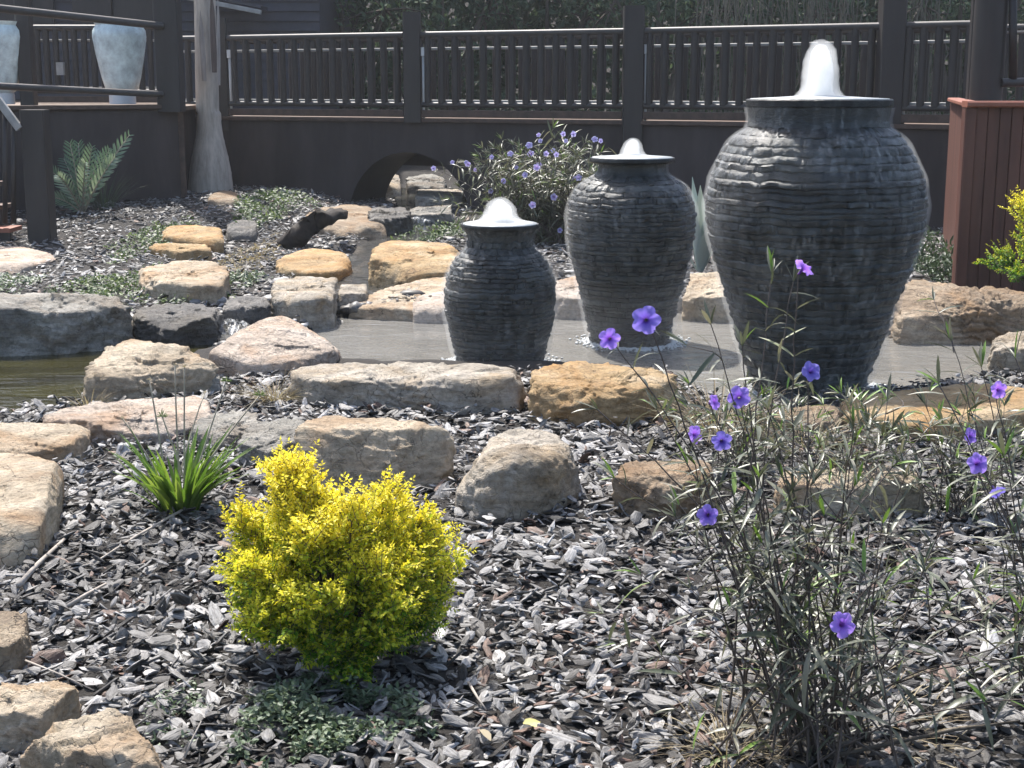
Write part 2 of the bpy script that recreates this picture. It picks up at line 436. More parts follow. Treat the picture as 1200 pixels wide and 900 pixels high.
# ------------------------------------------------------------------ terrain
def pip(poly, X, Y):
    ins = np.zeros(X.shape, bool); n = len(poly)
    d = np.full(X.shape, 1e9)
    for i in range(n):
        x0, y0 = poly[i]; x1, y1 = poly[(i + 1) % n]
        c = ((y0 > Y) != (y1 > Y)) & (X < (x1 - x0) * (Y - y0) / (y1 - y0 + 1e-12) + x0)
        ins ^= c
        t = np.clip(((X - x0) * (x1 - x0) + (Y - y0) * (y1 - y0)) / ((x1 - x0) ** 2 + (y1 - y0) ** 2 + 1e-12), 0, 1)
        d = np.minimum(d, np.hypot(X - x0 - t * (x1 - x0), Y - y0 - t * (y1 - y0)))
    return np.where(ins, -d, d)
def pl(poly, X, Y):
    d = np.full(X.shape, 1e9)
    for (x0, y0), (x1, y1) in zip(poly[:-1], poly[1:]):
        t = np.clip(((X - x0) * (x1 - x0) + (Y - y0) * (y1 - y0)) / ((x1 - x0) ** 2 + (y1 - y0) ** 2 + 1e-12), 0, 1)
        d = np.minimum(d, np.hypot(X - x0 - t * (x1 - x0), Y - y0 - t * (y1 - y0)))
    return d
WZ = -0.08
xy = lambda p: (p.x, p.y)
POND = [xy(onz(a, b_, WZ)) for a, b_ in [(365, 392), (395, 374), (530, 371), (650, 369), (700, 366), (800, 368), (860, 372), (1040, 396), (1180, 404), (1330, 415), (1330, 452), (1180, 452), (1080, 462), (960, 476), (880, 484), (810, 462), (790, 442), (620, 436), (480, 434), (380, 428)]]
LPOND = [xy(onz(a, b_, WZ)) for a, b_ in [(-220, 408), (60, 412), (165, 402), (262, 386), (262, 405), (200, 430), (110, 462), (80, 488), (-40, 502), (-220, 505)]]
STREAM = [xy(onz(a, b_, -.02)) for a, b_ in [(478, 222), (490, 240), (500, 262), (452, 290), (420, 325), (398, 352), (330, 362), (280, 372), (262, 392)]]
def G(X, Y, fine=True):
    X = np.asarray(X, float); Y = np.asarray(Y, float)
    ds = pl(STREAM, X, Y)
    z = .16 * sstep(13., 17., Y) * (1 - sstep(-.6, 1.0, X)) * sstep(.75, 1.6, ds)
    if fine: z = z + .018 * fbm(np.stack([X * 1.3, Y * 1.3, X * 0], -1).reshape(-1, 3), 3, 3).reshape(X.shape)
    z = z - .10 * (1 - sstep(.15, .5, ds)) * sstep(8, 9, Y) + 15 * sstep(31, 60, Y)
    for P in (POND, LPOND):
        d = pip(P, X, Y); z = np.where(d < .0, -.12 - .25 * sstep(0, .35, -d), z - .12 * (1 - sstep(0, .10, d)))
    return z
def g1(x, y): return float(G(np.array([x]), np.array([y]))[0])
gx = np.concatenate([[-150, -60, -30, -18], np.arange(-12, -4, .2), np.arange(-4, 4.5, .07), np.arange(4.5, 13, .25), [18, 30, 60, 150]])
gy = np.concatenate([[-60, -20, -6, 0], np.arange(1.4, 10.4, .07), np.arange(10.4, 24, .16), [26, 30, 32, 36, 40, 46, 52, 60, 120, 300]])
GX, GY = np.meshgrid(gx, gy); GZ = G(GX, GY)
nx, ny = len(gx), len(gy); ii = np.arange(nx * ny).reshape(ny, nx)
tag(mesh('ground', np.stack([GX, GY, GZ], -1).reshape(-1, 3), [np.stack([ii[:-1, :-1], ii[:-1, 1:], ii[1:, 1:], ii[1:, :-1]], -1).reshape(-1, 4)], M_soil),
    'dark garden soil under the bark mulch', 'ground', kind='structure')
def sheet(name, poly, z, mat, label):
    c = np.mean(poly, 0); P = np.array([(c[0] + (p[0] - c[0]) * 1.04, c[1] + (p[1] - c[1]) * 1.06, z) for p in poly])
    o = mesh(name, P, [np.arange(len(P))[None]], mat, smooth=False)
    return tag(o, label, 'water', kind='structure')
sheet('fountain_pond_water', POND, WZ, W_milky, 'milky grey water round the three urns')
sheet('garden_pond_water', LPOND, WZ + .002, W_pond, 'still green brown pond water at the left bank')
# stream ribbon
sp = [Vector((*p, 0)) for p in STREAM]; V = []; F = []
den = []
for a, b_ in zip(sp[:-1], sp[1:]):
    for k in range(6): den.append(a.lerp(b_, k / 6))
den.append(sp[-1])
for i, p in enumerate(den):
    d = (den[min(i + 1, len(den) - 1)] - den[max(i - 1, 0)]).normalized(); x = Vector((d.y, -d.x, 0))
    f = i / (len(den) - 1); z = .0 - .055 * f + .012 * math.sin(i * 1.9)
    for s in (-1, -.4, .3, 1): V.append((p.x + x.x * s * .27, p.y + x.y * s * .27, z + .006 * math.sin(s * 5 + i * 2.3)))
for i in range(len(den) - 1):
    for k in range(3): F.append([i * 4 + k, i * 4 + k + 1, i * 4 + k + 5, i * 4 + k + 4])
tag(mesh('stream_water', V, [np.array(F)], W_stream), 'shallow stream running out of the bridge arch', 'water', kind='structure')

# ------------------------------------------------------------------ rocks
_ico = {}
def ico(sub):
    if sub not in _ico:
        bm = bmesh.new(); bmesh.ops.create_icosphere(bm, subdivisions=sub, radius=1)
        bm.verts.ensure_lookup_table()
        _ico[sub] = (np.array([v.co for v in bm.verts]), np.array([[v.index for v in f.verts] for f in bm.faces])); bm.free()
    return _ico[sub]
def hull_planes(pts):
    bm = bmesh.new()
    for p in pts: bm.verts.new(p)
    bmesh.ops.convex_hull(bm, input=bm.verts[:]); bm.normal_update()
    c = np.mean([p[:] for p in pts], 0); ns, ds = [], []
    for f in bm.faces:
        n = np.array(f.normal); q = np.array(f.verts[0].co) - c; d = float(n @ q)
        if d < 0: n, d = -n, -d
        if d > 1e-4 and not any(np.dot(n, a) > .995 for a in ns): ns.append(n); ds.append(d)
    bm.free(); return c, np.array(ns), np.array(ds)
_rk = [0]
def facet_noise(p, s):
    f = np.floor(p).astype(np.int64); best = np.full(len(p), 9.); out = np.zeros(len(p))
    for a in (-1, 0, 1):
        for b in (-1, 0, 1):
            for c in (-1, 0, 1):
                i, j, k = f[:, 0] + a, f[:, 1] + b, f[:, 2] + c
                o = p - np.stack([i + _h(i, j, k, s), j + _h(i, j, k, s + 1), k + _h(i, j, k, s + 2)], 1)
                d = (o * o).sum(1); m = d < best
                g = np.stack([_h(i, j, k, s + 3), _h(i, j, k, s + 4), _h(i, j, k, s + 5)], 1) - .5
                v = (_h(i, j, k, s + 6) - .5) + (g * o).sum(1) * 1.6
                out = np.where(m, v, out); best = np.where(m, d, best)
    return out
def rock(name, label, F, B, mat='tan', batter=.02, zb=0., p=80, amp=.03, sub=6, strata=.6, cat='rock', group=None, facets=12):
    _rk[0] += 1; sd_ = _rk[0] * 13
    top, base = [], []; zs = []
    for px, yt, yb in F:
        q = onz(px, yb, zb); t = ony(px, yt, q.y + batter); zs.append(t.z)
        base.append(Vector((q.x, q.y - .015, zb - .12))); top.append(t)
    zm = sum(zs) / len(zs)
    for e in B:
        q = onz(e[0], e[1], e[2] if len(e) > 2 else zm + .015)
        top.append(q); base.append(Vector((q.x, q.y + .04, zb - .12)))
    c, ns, ds = hull_planes(top + base)
    D, FC = ico(sub)
    # broken facets: random planes that shave the hull's corners
    lr = np.random.default_rng(sd_); PT = np.array([q[:] for q in top + base]) - c
    ax = lr.normal(size=(facets, 3)); ax[:, 2] = np.abs(ax[:, 2]) * .8 + .05; ax /= np.linalg.norm(ax, axis=1, keepdims=True)
    sup = (PT @ ax.T).max(0) * lr.uniform(.84, .98, facets); ns = np.concatenate([ns, ax]); ds = np.concatenate([ds, sup])
    k = np.maximum(D @ ns.T, 0) / ds[None]
    r = (k ** p).sum(1) ** (-1. / p)
    P = D * r[:, None]
    size = float(np.percentile(r, 60)); 
    nrm = D
    fr = 1.6 / size
    disp = fbm(P * fr + sd_, 5, sd_, .52) * amp * 1.6
    rid = 1 - np.abs(fbm(P * fr * 1.7 + sd_ + 50, 3, sd_ + 9)); disp -= np.clip(rid - .82, 0, 1) * amp * 5
    # bedding: sides step in and out along tilted layers
    zz = (P[:, 2] + .18 * P[:, 0] + .1 * P[:, 1]) / (size * .16) + .9 * fbm(P * fr * .8 + sd_, 3, sd_ + 4)
    st = np.abs((zz % 1) - .5) * 2
    disp += strata * amp * (sstep(.15, .5, st) - .6) * (1 - np.abs(D[:, 2])) * 1.5
    wv = fbm(P * fr * 1.1 + sd_ + 9, 2, sd_ + 6)
    disp += (np.abs(((wv * 2.2) % 1) - .5) - .25) * amp * 1.1      # broken terraces
    pit = fbm(P * fr * 9 + sd_, 3, sd_ + 8, .6); disp += pit * amp * .35
    wp = P + .12 * size * np.stack([fbm(P * fr * 2 + q_, 3, sd_) for q_ in (0, 31, 57)], 1)
    disp += facet_noise(wp * fr * np.array([1.0, 1.0, 1.7]) + sd_, sd_ + 2) * amp * 2.4 + facet_noise(wp * fr * np.array([2.6, 2.6, 4.5]) + sd_, sd_ + 3) * amp * .9
    P = P * (1 + disp / np.maximum(r / size, .3))[:, None]
    V = P + c[None]
    loc = (float(c[0]), float(c[1]), zb)
    o = mesh(name, V, [FC], MR[mat], None, True, None, loc)
    tag(o, label, cat, group)
    return o
rock('boulder', 'wide grey boulder forming the far bank of the green pond', [(-40, 356, 418), (60, 366, 417), (130, 374, 411), (162, 382, 398)], [(-40, 344), (60, 343), (125, 350), (158, 364)], 'grey', cat='boulder', zb=WZ)
rock('rock', 'dark wet rock beside the small cascade, right of the wide grey bank boulder', [(160, 374, 404), (200, 380, 409), (254, 374, 403)], [(165, 357), (215, 354), (258, 359)], 'dark', zb=WZ)
rock('rock', 'tan sandstone block above the cascade, beside the green ground cover', [(170, 326, 348), (215, 337, 357), (260, 333, 356)], [(163, 313), (200, 307), (255, 306), (268, 318)], 'tan')
rock('rock', 'orange domed stone, upper of the two at the left mulch bed', [(188, 276, 288), (235, 280, 292), (264, 282, 302)], [(195, 264), (232, 261), (256, 267)], 'orange', amp=.02, sub=5)
rock('rock', 'low orange stone in front of the orange domed stone', [(173, 291, 300), (215, 294, 307), (248, 292, 305)], [(180, 284), (240, 284)], 'orange', sub=5)
rock('rock', 'smooth yellow wedge stone on the far stream bank', [(316, 312, 322), (350, 320, 328), (395, 317, 327), (413, 306, 318)], [(330, 299), (365, 288), (407, 296)], 'orange', amp=.018, p=14)
rock('rock', 'grey brown angular rock just left of the stream, behind the tilted slab', [(318, 344, 368), (355, 352, 375), (390, 348, 370)], [(323, 328), (360, 322), (395, 324)], 'mottled')
rock('stone_slab', 'tilted pink sandstone slab with an orange corner', [(243, 414, 441), (300, 428, 442), (360, 424, 438), (396, 416, 430)], [(322, 365, .23), (338, 368, .22), (275, 390, .13), (396, 400, .07)], 'pink', amp=.018, p=60, cat='slab')
rock('boulder', 'rounded cream sandstone boulder at the green pond edge', [(96, 444, 476), (125, 449, 474), (180, 442, 469), (251, 430, 458)], [(108, 418, .17), (165, 394, .22), (215, 398, .21), (246, 416, .16)], 'tan', cat='boulder')
rock('stone', 'small grey stone wedged between the cream boulder and the tilted slab', [(224, 446, 460), (258, 444, 459)], [(231, 434), (253, 433)], 'grey', sub=5)
rock('rock_ledge', 'long reddish ledge rock below the cream boulder', [(48, 491, 512), (120, 497, 519), (180, 500, 517), (248, 490, 508)], [(68, 479), (150, 469), (248, 461)], 'pink', strata=1., amp=.026, cat='ledge')
rock('stone_slab', 'flat tan slab at the left edge beside the pond, above the longer slab', [(-50, 535, 556), (40, 534, 552), (98, 517, 540)], [(-50, 493), (30, 491), (106, 497)], 'tan', amp=.018, cat='slab')
rock('stone_slab', 'long tan slab with a dark front at the left edge of the mulch', [(-50, 624, 672), (10, 622, 672), (46, 606, 664), (66, 572, 632)], [(-50, 532), (20, 529), (68, 533)], 'tan', amp=.014, cat='slab')
rock('rock', 'flat grey rock behind the strappy green plant', [(220, 506, 521), (270, 513, 527), (302, 502, 518)], [(230, 487), (300, 480)], 'grey')
rock('rock', 'dark grey rock between the strappy plant and the tan block', [(278, 515, 540), (320, 525, 549), (360, 515, 542)], [(288, 495), (357, 489)], 'grey')
rock('rock', 'square tan sandstone block behind the yellow bush', [(345, 502, 588), (440, 508, 585), (512, 513, 582), (533, 513, 570)], [(358, 488), (450, 490), (531, 505)], 'tan', amp=.02, batter=.19, cat='rock')
rock('boulder', 'round topped boulder right of the yellow bush', [(530, 572, 600), (560, 541, 610), (610, 537, 616), (655, 534, 604), (679, 556, 588)], [(572, 517), (598, 501), (642, 499), (668, 516)], 'mottled', p=24, amp=.024, cat='boulder', sub=6)
rock('rock_ledge', 'long low grey ledge rock in front of the smallest urn', [(335, 442, 474), (400, 447, 480), (480, 452, 483), (560, 452, 485), (616, 442, 484)], [(348, 428), (430, 424), (520, 427), (617, 430)], 'mottled', strata=1., amp=.03, cat='ledge', sub=6)
rock('rock', 'orange tan rock at the pond edge in front of the middle urn', [(621, 452, 492), (680, 458, 498), (750, 457, 496), (800, 452, 482)], [(630, 428), (690, 421), (796, 436)], 'orange', amp=.03, sub=6)
rock('rock', 'brown rock behind the purple flower stems, right of the round topped boulder', [(720, 562, 606), (780, 567, 613), (842, 562, 602)], [(735, 537), (837, 543)], 'brown')
rock('stone_slab', 'broad flat orange slab at the foot of the largest urn', [(975, 480, 493), (1050, 490, 508), (1100, 503, 522), (1165, 482, 508), (1240, 478, 500)], [(985, 463), (1060, 452), (1150, 449), (1230, 455)], 'orange', strata=1., cat='slab', sub=6, amp=.02)
rock('rock', 'low brown rock beside the dry stems at the foot of the largest urn', [(900, 492, 503), (960, 497, 509), (992, 490, 503)], [(915, 478), (982, 474)], 'brown')
rock('rock', 'half hidden tan rock behind the purple flower clump', [(905, 567, 602), (990, 574, 608), (1080, 562, 602)], [(918, 550), (1072, 545)], 'tan')
rock('boulder', 'layered weathered boulder on the far bank below the timber box', [(1044, 376, 404), (1100, 382, 404), (1190, 388, 402), (1260, 388, 402)], [(1056, 334, .22), (1066, 327, .24), (1120, 337, .22), (1195, 349, .19), (1260, 352, .18)], 'brown', strata=1.6, amp=.035, cat='boulder', sub=6, zb=WZ)
rock('boulder', 'pale boulder at the right edge beside the pond water', [(1158, 408, 440), (1230, 412, 446)], [(1165, 392), (1240, 386)], 'mottled', cat='boulder', zb=WZ)
rock('rock', 'orange rock between the middle urn and the largest urn', [(800, 348, 376), (862, 348, 379)], [(810, 321, .17), (855, 317, .18)], 'tan', zb=WZ)
rock('boulder', 'bright yellow sandstone boulder behind the smallest urn', [(432, 304, 331), (470, 322, 337), (540, 318, 336)], [(440, 283, .22), (478, 279, .23), (540, 288, .2)], 'orange', amp=.02, cat='boulder')
rock('stone_slab', 'pale sloping slab at the pond edge left of the smallest urn', [(408, 362, 375), (470, 366, 378), (545, 362, 378)], [(424, 344, .02), (490, 326, .07), (545, 320, .08)], 'tan', strata=.8, cat='slab', zb=WZ)
rock('rock', 'small cream rock half hidden behind the smallest urn', [(482, 362, 379), (535, 360, 379)], [(490, 345), (532, 341)], 'pink', sub=4, zb=WZ)
rock('rock', 'reddish rock between the smallest and the middle urn', [(648, 350, 374), (692, 352, 375)], [(652, 329, .12), (686, 319, .14)], 'pink', zb=WZ)
rock('boulder', 'brown boulder left of the bridge arch', [(352, 262, 275), (410, 270, 279), (453, 264, 276)], [(365, 245), (410, 237), (440, 243)], 'brown', cat='boulder')
rock('stone', 'small mossy stone at the foot of the palm trunk', [(242, 237, 247), (281, 236, 247)], [(250, 223), (275, 222)], 'brown', sub=4, zb=.12)
rock('rock', 'dark clod of stone beside the orange domed stone', [(264, 270, 283), (302, 268, 281)], [(270, 258), (296, 256)], 'dark', sub=4, zb=.04)
rock('rock', 'pale rock seen through the bridge arch', [(440, 219, 230), (456, 217, 230), (470, 221, 229)], [(444, 203, .2), (458, 200, .22), (468, 206, .18)], 'mottled', amp=.05)
rock('rock', 'second pale rock seen through the bridge arch, at its right side', [(474, 217, 227), (500, 215, 226), (522, 218, 226)], [(478, 206, .15), (500, 203, .17), (520, 207, .14)], 'grey', amp=.05)
rock('rock', 'layered grey rock beside the stream under the arch', [(486, 232, 242), (548, 230, 240)], [(490, 222), (540, 220)], 'mottled', strata=1.4)
rock('rock', 'flat dark rock in the stream in front of the arch', [(478, 252, 262), (530, 250, 261)], [(482, 243), (528, 241)], 'grey', strata=1.2)
rock('rock', 'wet dark rock at the left foot of the arch', [(432, 256, 272), (455, 258, 274), (482, 252, 270)], [(438, 240), (474, 243)], 'dark', amp=.05)
rock('rock', 'small tan stone at the lip of the cascade', [(395, 345, 356), (430, 343, 354)], [(400, 333), (428, 331)], 'mottled', sub=5)
rock('rock', 'grey stepping stone in the cascade', [(262, 360, 372), (318, 358, 370)], [(268, 348), (312, 347)], 'dark', sub=5)
rock('rock', 'brown rock at the left edge above the corner rocks', [(-40, 762, 802), (10, 758, 796), (34, 742, 780)], [(-40, 718), (30, 715)], 'brown')
rock('rock', 'tan corner rock, left of the largest corner rock', [(-40, 838, 890), (48, 832, 884), (94, 816, 842)], [(-40, 796), (60, 794), (88, 806)], 'tan')
rock('boulder', 'cleft tan boulder in the bottom left corner', [(16, 862, 950), (70, 877, 975), (130, 893, 985), (204, 897, 950)], [(42, 848), (90, 829), (140, 834), (196, 880)], 'tan', amp=.03, cat='boulder', sub=6)
# sandstone landing at the stair
rock('stone_slab', 'flat pale sandstone landing at the foot of the timber stair', [(-60, 312, 322), (20, 314, 322), (66, 304, 310)], [(-60, 288), (30, 287), (60, 296)], 'pink', amp=.01, cat='slab')

# ------------------------------------------------------------------ mulch
def chip_templates(n, ring):
    T = []
    for k in range(n):
        a = np.linspace(0, 2 * math.pi, ring, endpoint=False) + rng.uniform(-.15, .15, ring)
        rr = rng.uniform(.62, 1.05, ring); e = rng.uniform(.55, .95)
        x = np.sign(np.cos(a)) * np.abs(np.cos(a)) ** .8 * rr; y = np.sin(a) * rr * e * (1 - .30 * np.minimum(np.abs(x), 1) ** 1.5)
        x *= 1; th = rng.uniform(.10, .22); cur = rng.uniform(-.25, .35)
        def zc(xx, yy): return cur * (xx * xx) * .35 - .25 * yy * yy
        lo = np.stack([x * .93, y * .9, zc(x, y) - th], 1)
        md = np.stack([x, y, zc(x, y) + rng.uniform(-.05, .05, ring)], 1)
        hi = np.stack([x * .72, y * .66, zc(x, y) * .6 + th * rng.uniform(.5, 1.1, ring)], 1)
        ce = np.array([[rng.uniform(-.2, .2), rng.uniform(-.15, .15), th * rng.uniform(.5, 1.2)]])
        V = np.concatenate([lo, md, hi, ce]); r = ring
        Q = [[i, (i + 1) % r, r + (i + 1) % r, r + i] for i in range(r)] + [[r + i, r + (i + 1) % r, 2 * r + (i + 1) % r, 2 * r + i] for i in range(r)]
        Tt = [[2 * r + i, 2 * r + (i + 1) % r, 3 * r] for i in range(r)]
        T.append((V, np.array(Q), np.array(Tt)))
    return T
def chips(name, X, Y, Ln, asp, lift, tilt, label, ring=8, tmpl=14, tone=None, smooth=False):
    n = len(X); T = chip_templates(tmpl, ring); pick = rng.integers(0, tmpl, n)
    Z = G(X, Y) + lift
    yaw = rng.uniform(0, 2 * math.pi, n); tx = rng.normal(0, tilt, n); ty = rng.normal(0, tilt, n)
    c, s = np.cos(yaw), np.sin(yaw)
    cx, sx, cy_, sy = np.cos(tx), np.sin(tx), np.cos(ty), np.sin(ty); o = np.zeros(n); l = np.ones(n)
    Rz = np.stack([np.stack([c, -s, o], -1), np.stack([s, c, o], -1), np.stack([o, o, l], -1)], 1)
    Rx = np.stack([np.stack([l, o, o], -1), np.stack([o, cx, -sx], -1), np.stack([o, sx, cx], -1)], 1)
    Ry = np.stack([np.stack([cy_, o, sy], -1), np.stack([o, l, o], -1), np.stack([-sy, o, cy_], -1)], 1)
    M = Rz @ Rx @ Ry
    if tone is None:
        tone = np.clip(rng.beta(2.1, 1.15, n) * .88 - .22 * sstep(-.1, .7, fbm(np.stack([X * 1.1, Y * 1.1, X * 0], 1), 2, 91)), 0, .88); tone = np.where(rng.random(n) < .05 + .16 * np.exp(-((X - .28) ** 2 / .10 + (Y - 3.75) ** 2 / .12)), rng.uniform(.9, 1, n), tone)
    VV, QQ, TT, AT, LC = [], [], [], [], []; off = 0
    for k in range(tmpl):
        idx = np.where(pick == k)[0]
        if not len(idx): continue
        V, Q, Tr = T[k]
        Sc = np.stack([Ln[idx] * .5, Ln[idx] * .5 * asp[idx], Ln[idx] * .5 * .50], -1)
        W = V[None] * Sc[:, None]
        LC.append((W + (idx[:, None, None] % 997) * .37).reshape(-1, 3))
        W = np.einsum('nij,nvj->nvi', M[idx], W) + np.stack([X[idx], Y[idx], Z[idx]], -1)[:, None]
        m = len(V); ar = off + np.arange(len(idx))[:, None, None] * m
        QQ.append((ar + Q[None]).reshape(-1, 4)); TT.append((ar + Tr[None]).reshape(-1, 3))
        VV.append(W.reshape(-1, 3)); AT.append(np.repeat(tone[idx], m)); off += m * len(idx)
    ob = mesh(name, np.concatenate(VV), [np.concatenate(QQ), np.concatenate(TT)], M_chip, None, smooth, {'tone': np.concatenate(AT), 'lc': np.concatenate(LC)})
    return tag(ob, label, 'mulch', kind='stuff')
def scatter(x0, x1, y0, y1, dens, marg=.25):
    n = int((x1 - x0) * (y1 - y0) * dens)
    X = rng.uniform(x0, x1, n); Y = rng.uniform(y0, y1, n)
    k = np.abs(X) < Y * .375 + marg
    k &= (pip(POND, X, Y) > .02) & (pip(LPOND, X, Y) > .02) & ((pl(STREAM, X, Y) > .36) | (Y < 8))
    return X[k], Y[k]
X1, Y1 = scatter(-3, 3, 2.55, 4.6, 1750, .2); X2, Y2 = scatter(-3.2, 3.2, 4.6, 7.6, 1300, .2)
X = np.concatenate([X1, X2]); Y = np.concatenate([Y1, Y2]); n = len(X)
Ln = np.clip(rng.lognormal(math.log(.044), .42, n), .015, .12); asp = rng.uniform(.4, .9, n)
chips('bark_mulch', X, Y, Ln, asp, np.abs(rng.normal(.009, .015, n)), .40, 'grey weathered bark chips covering the front garden bed', 8)
n3 = 9000; X, Y = scatter(-3, 3, 2.55, 6.2, 450, .2); n = len(X)
Ln = np.clip(rng.lognormal(math.log(.026), .5, n), .01, .09)
chips('bark_slivers', X, Y, Ln, rng.uniform(.1, .35, n), np.abs(rng.normal(.014, .014, n)), .4, 'thin bark splinters between the larger chips', 5)
X, Y = scatter(-8, 8, 9.2, 20.0, 330, .5); k = (X < -.5) | (Y < 16); X, Y = X[k], Y[k]; n = len(X)
Ln = np.clip(rng.lognormal(math.log(.06), .4, n), .02, .14)
chips('far_bark_mulch', X, Y, Ln, rng.uniform(.3, .8, n), np.abs(rng.normal(.008, .014, n)), .3, 'pale bark chips on the bed below the deck wall', 6)

# pebbles along the stream and white water over its steps
n = 1500; k_ = rng.integers(0, len(den), n); X = np.array([den[k].x for k in k_]) + rng.normal(0, .26, n); Y = np.array([den[k].y for k in k_]) + rng.normal(0, .26, n)
D, Fc = ico(2); sz = rng.lognormal(math.log(.028), .45, n)
V = D[None] * sz[:, None, None] * rng.uniform(.6, 1.3, (n, 1, 3)) * np.array([1, 1, .6]) * (1 + .25 * vnoise((D * 2)[None].repeat(n, 0).reshape(-1, 3) + np.repeat(np.arange(n), len(D))[:, None] * 3.1, 3).reshape(n, -1, 1))
V = V + np.stack([X, Y, G(X, Y) + .012], 1)[:, None]
tag(mesh('stream_pebbles', V.reshape(-1, 3), [(np.arange(n)[:, None, None] * len(D) + Fc[None]).reshape(-1, 3)], M_chip, None, True, {'tone': np.repeat(np.clip(rng.beta(2, 2, n), 0, .85), len(D)), 'lc': np.repeat(np.stack([X, Y, X], 1), len(D), 0)}), 'small grey pebbles strewn along the stream', 'pebbles', kind='stuff')
def cascade(label, a, b_, wd):
    a = Vector(a); b_ = Vector(b_); d = b_ - a; sd3 = d.cross(Vector((0, 0, 1))).normalized(); V = []; m, k = 14, 24
    for i in range(m):
        f = i / (m - 1); c = a.lerp(b_, f) + Vector((0, 0, .05 * math.sin(f * math.pi)))
        for j in range(k):
            u = j / (k - 1) * 2 - 1; V.append((c + sd3 * u * wd * (.8 + .3 * f) + Vector((0, 0, .012 * math.sin(j * 2.1) + .012 * rng.normal() * .4 - .03 * u * u)))[:])
    q = [[i * k + j, i * k + j + 1, (i + 1) * k + j + 1, (i + 1) * k + j] for i in range(m - 1) for j in range(k - 1)]
    tag(mesh('cascade', V, [np.array(q)], M_film2, None, True), label, 'water', kind='structure')
M_film2 = M_film.copy(); M_film2.name = 'falling_water'
for n_ in M_film2.node_tree.nodes:
    if n_.bl_idname == 'ShaderNodeMath' and abs(n_.inputs[1].default_value - .26) < 1e-4: n_.inputs[1].default_value = 1.
cascade('white water sliding over the upper stream step', onz(492, 256, .10), onz(486, 268, .0), .16)
cascade('white water falling beside the dark bank rock', onz(285, 352, .06), onz(272, 372, -.06), .12)
cascade('white water at the lowest stream step', onz(276, 376, -.02), onz(262, 396, -.075), .12)
cascade('white water between the angular rock and the pale slab', onz(402, 340, .04), onz(396, 360, -.03), .10)

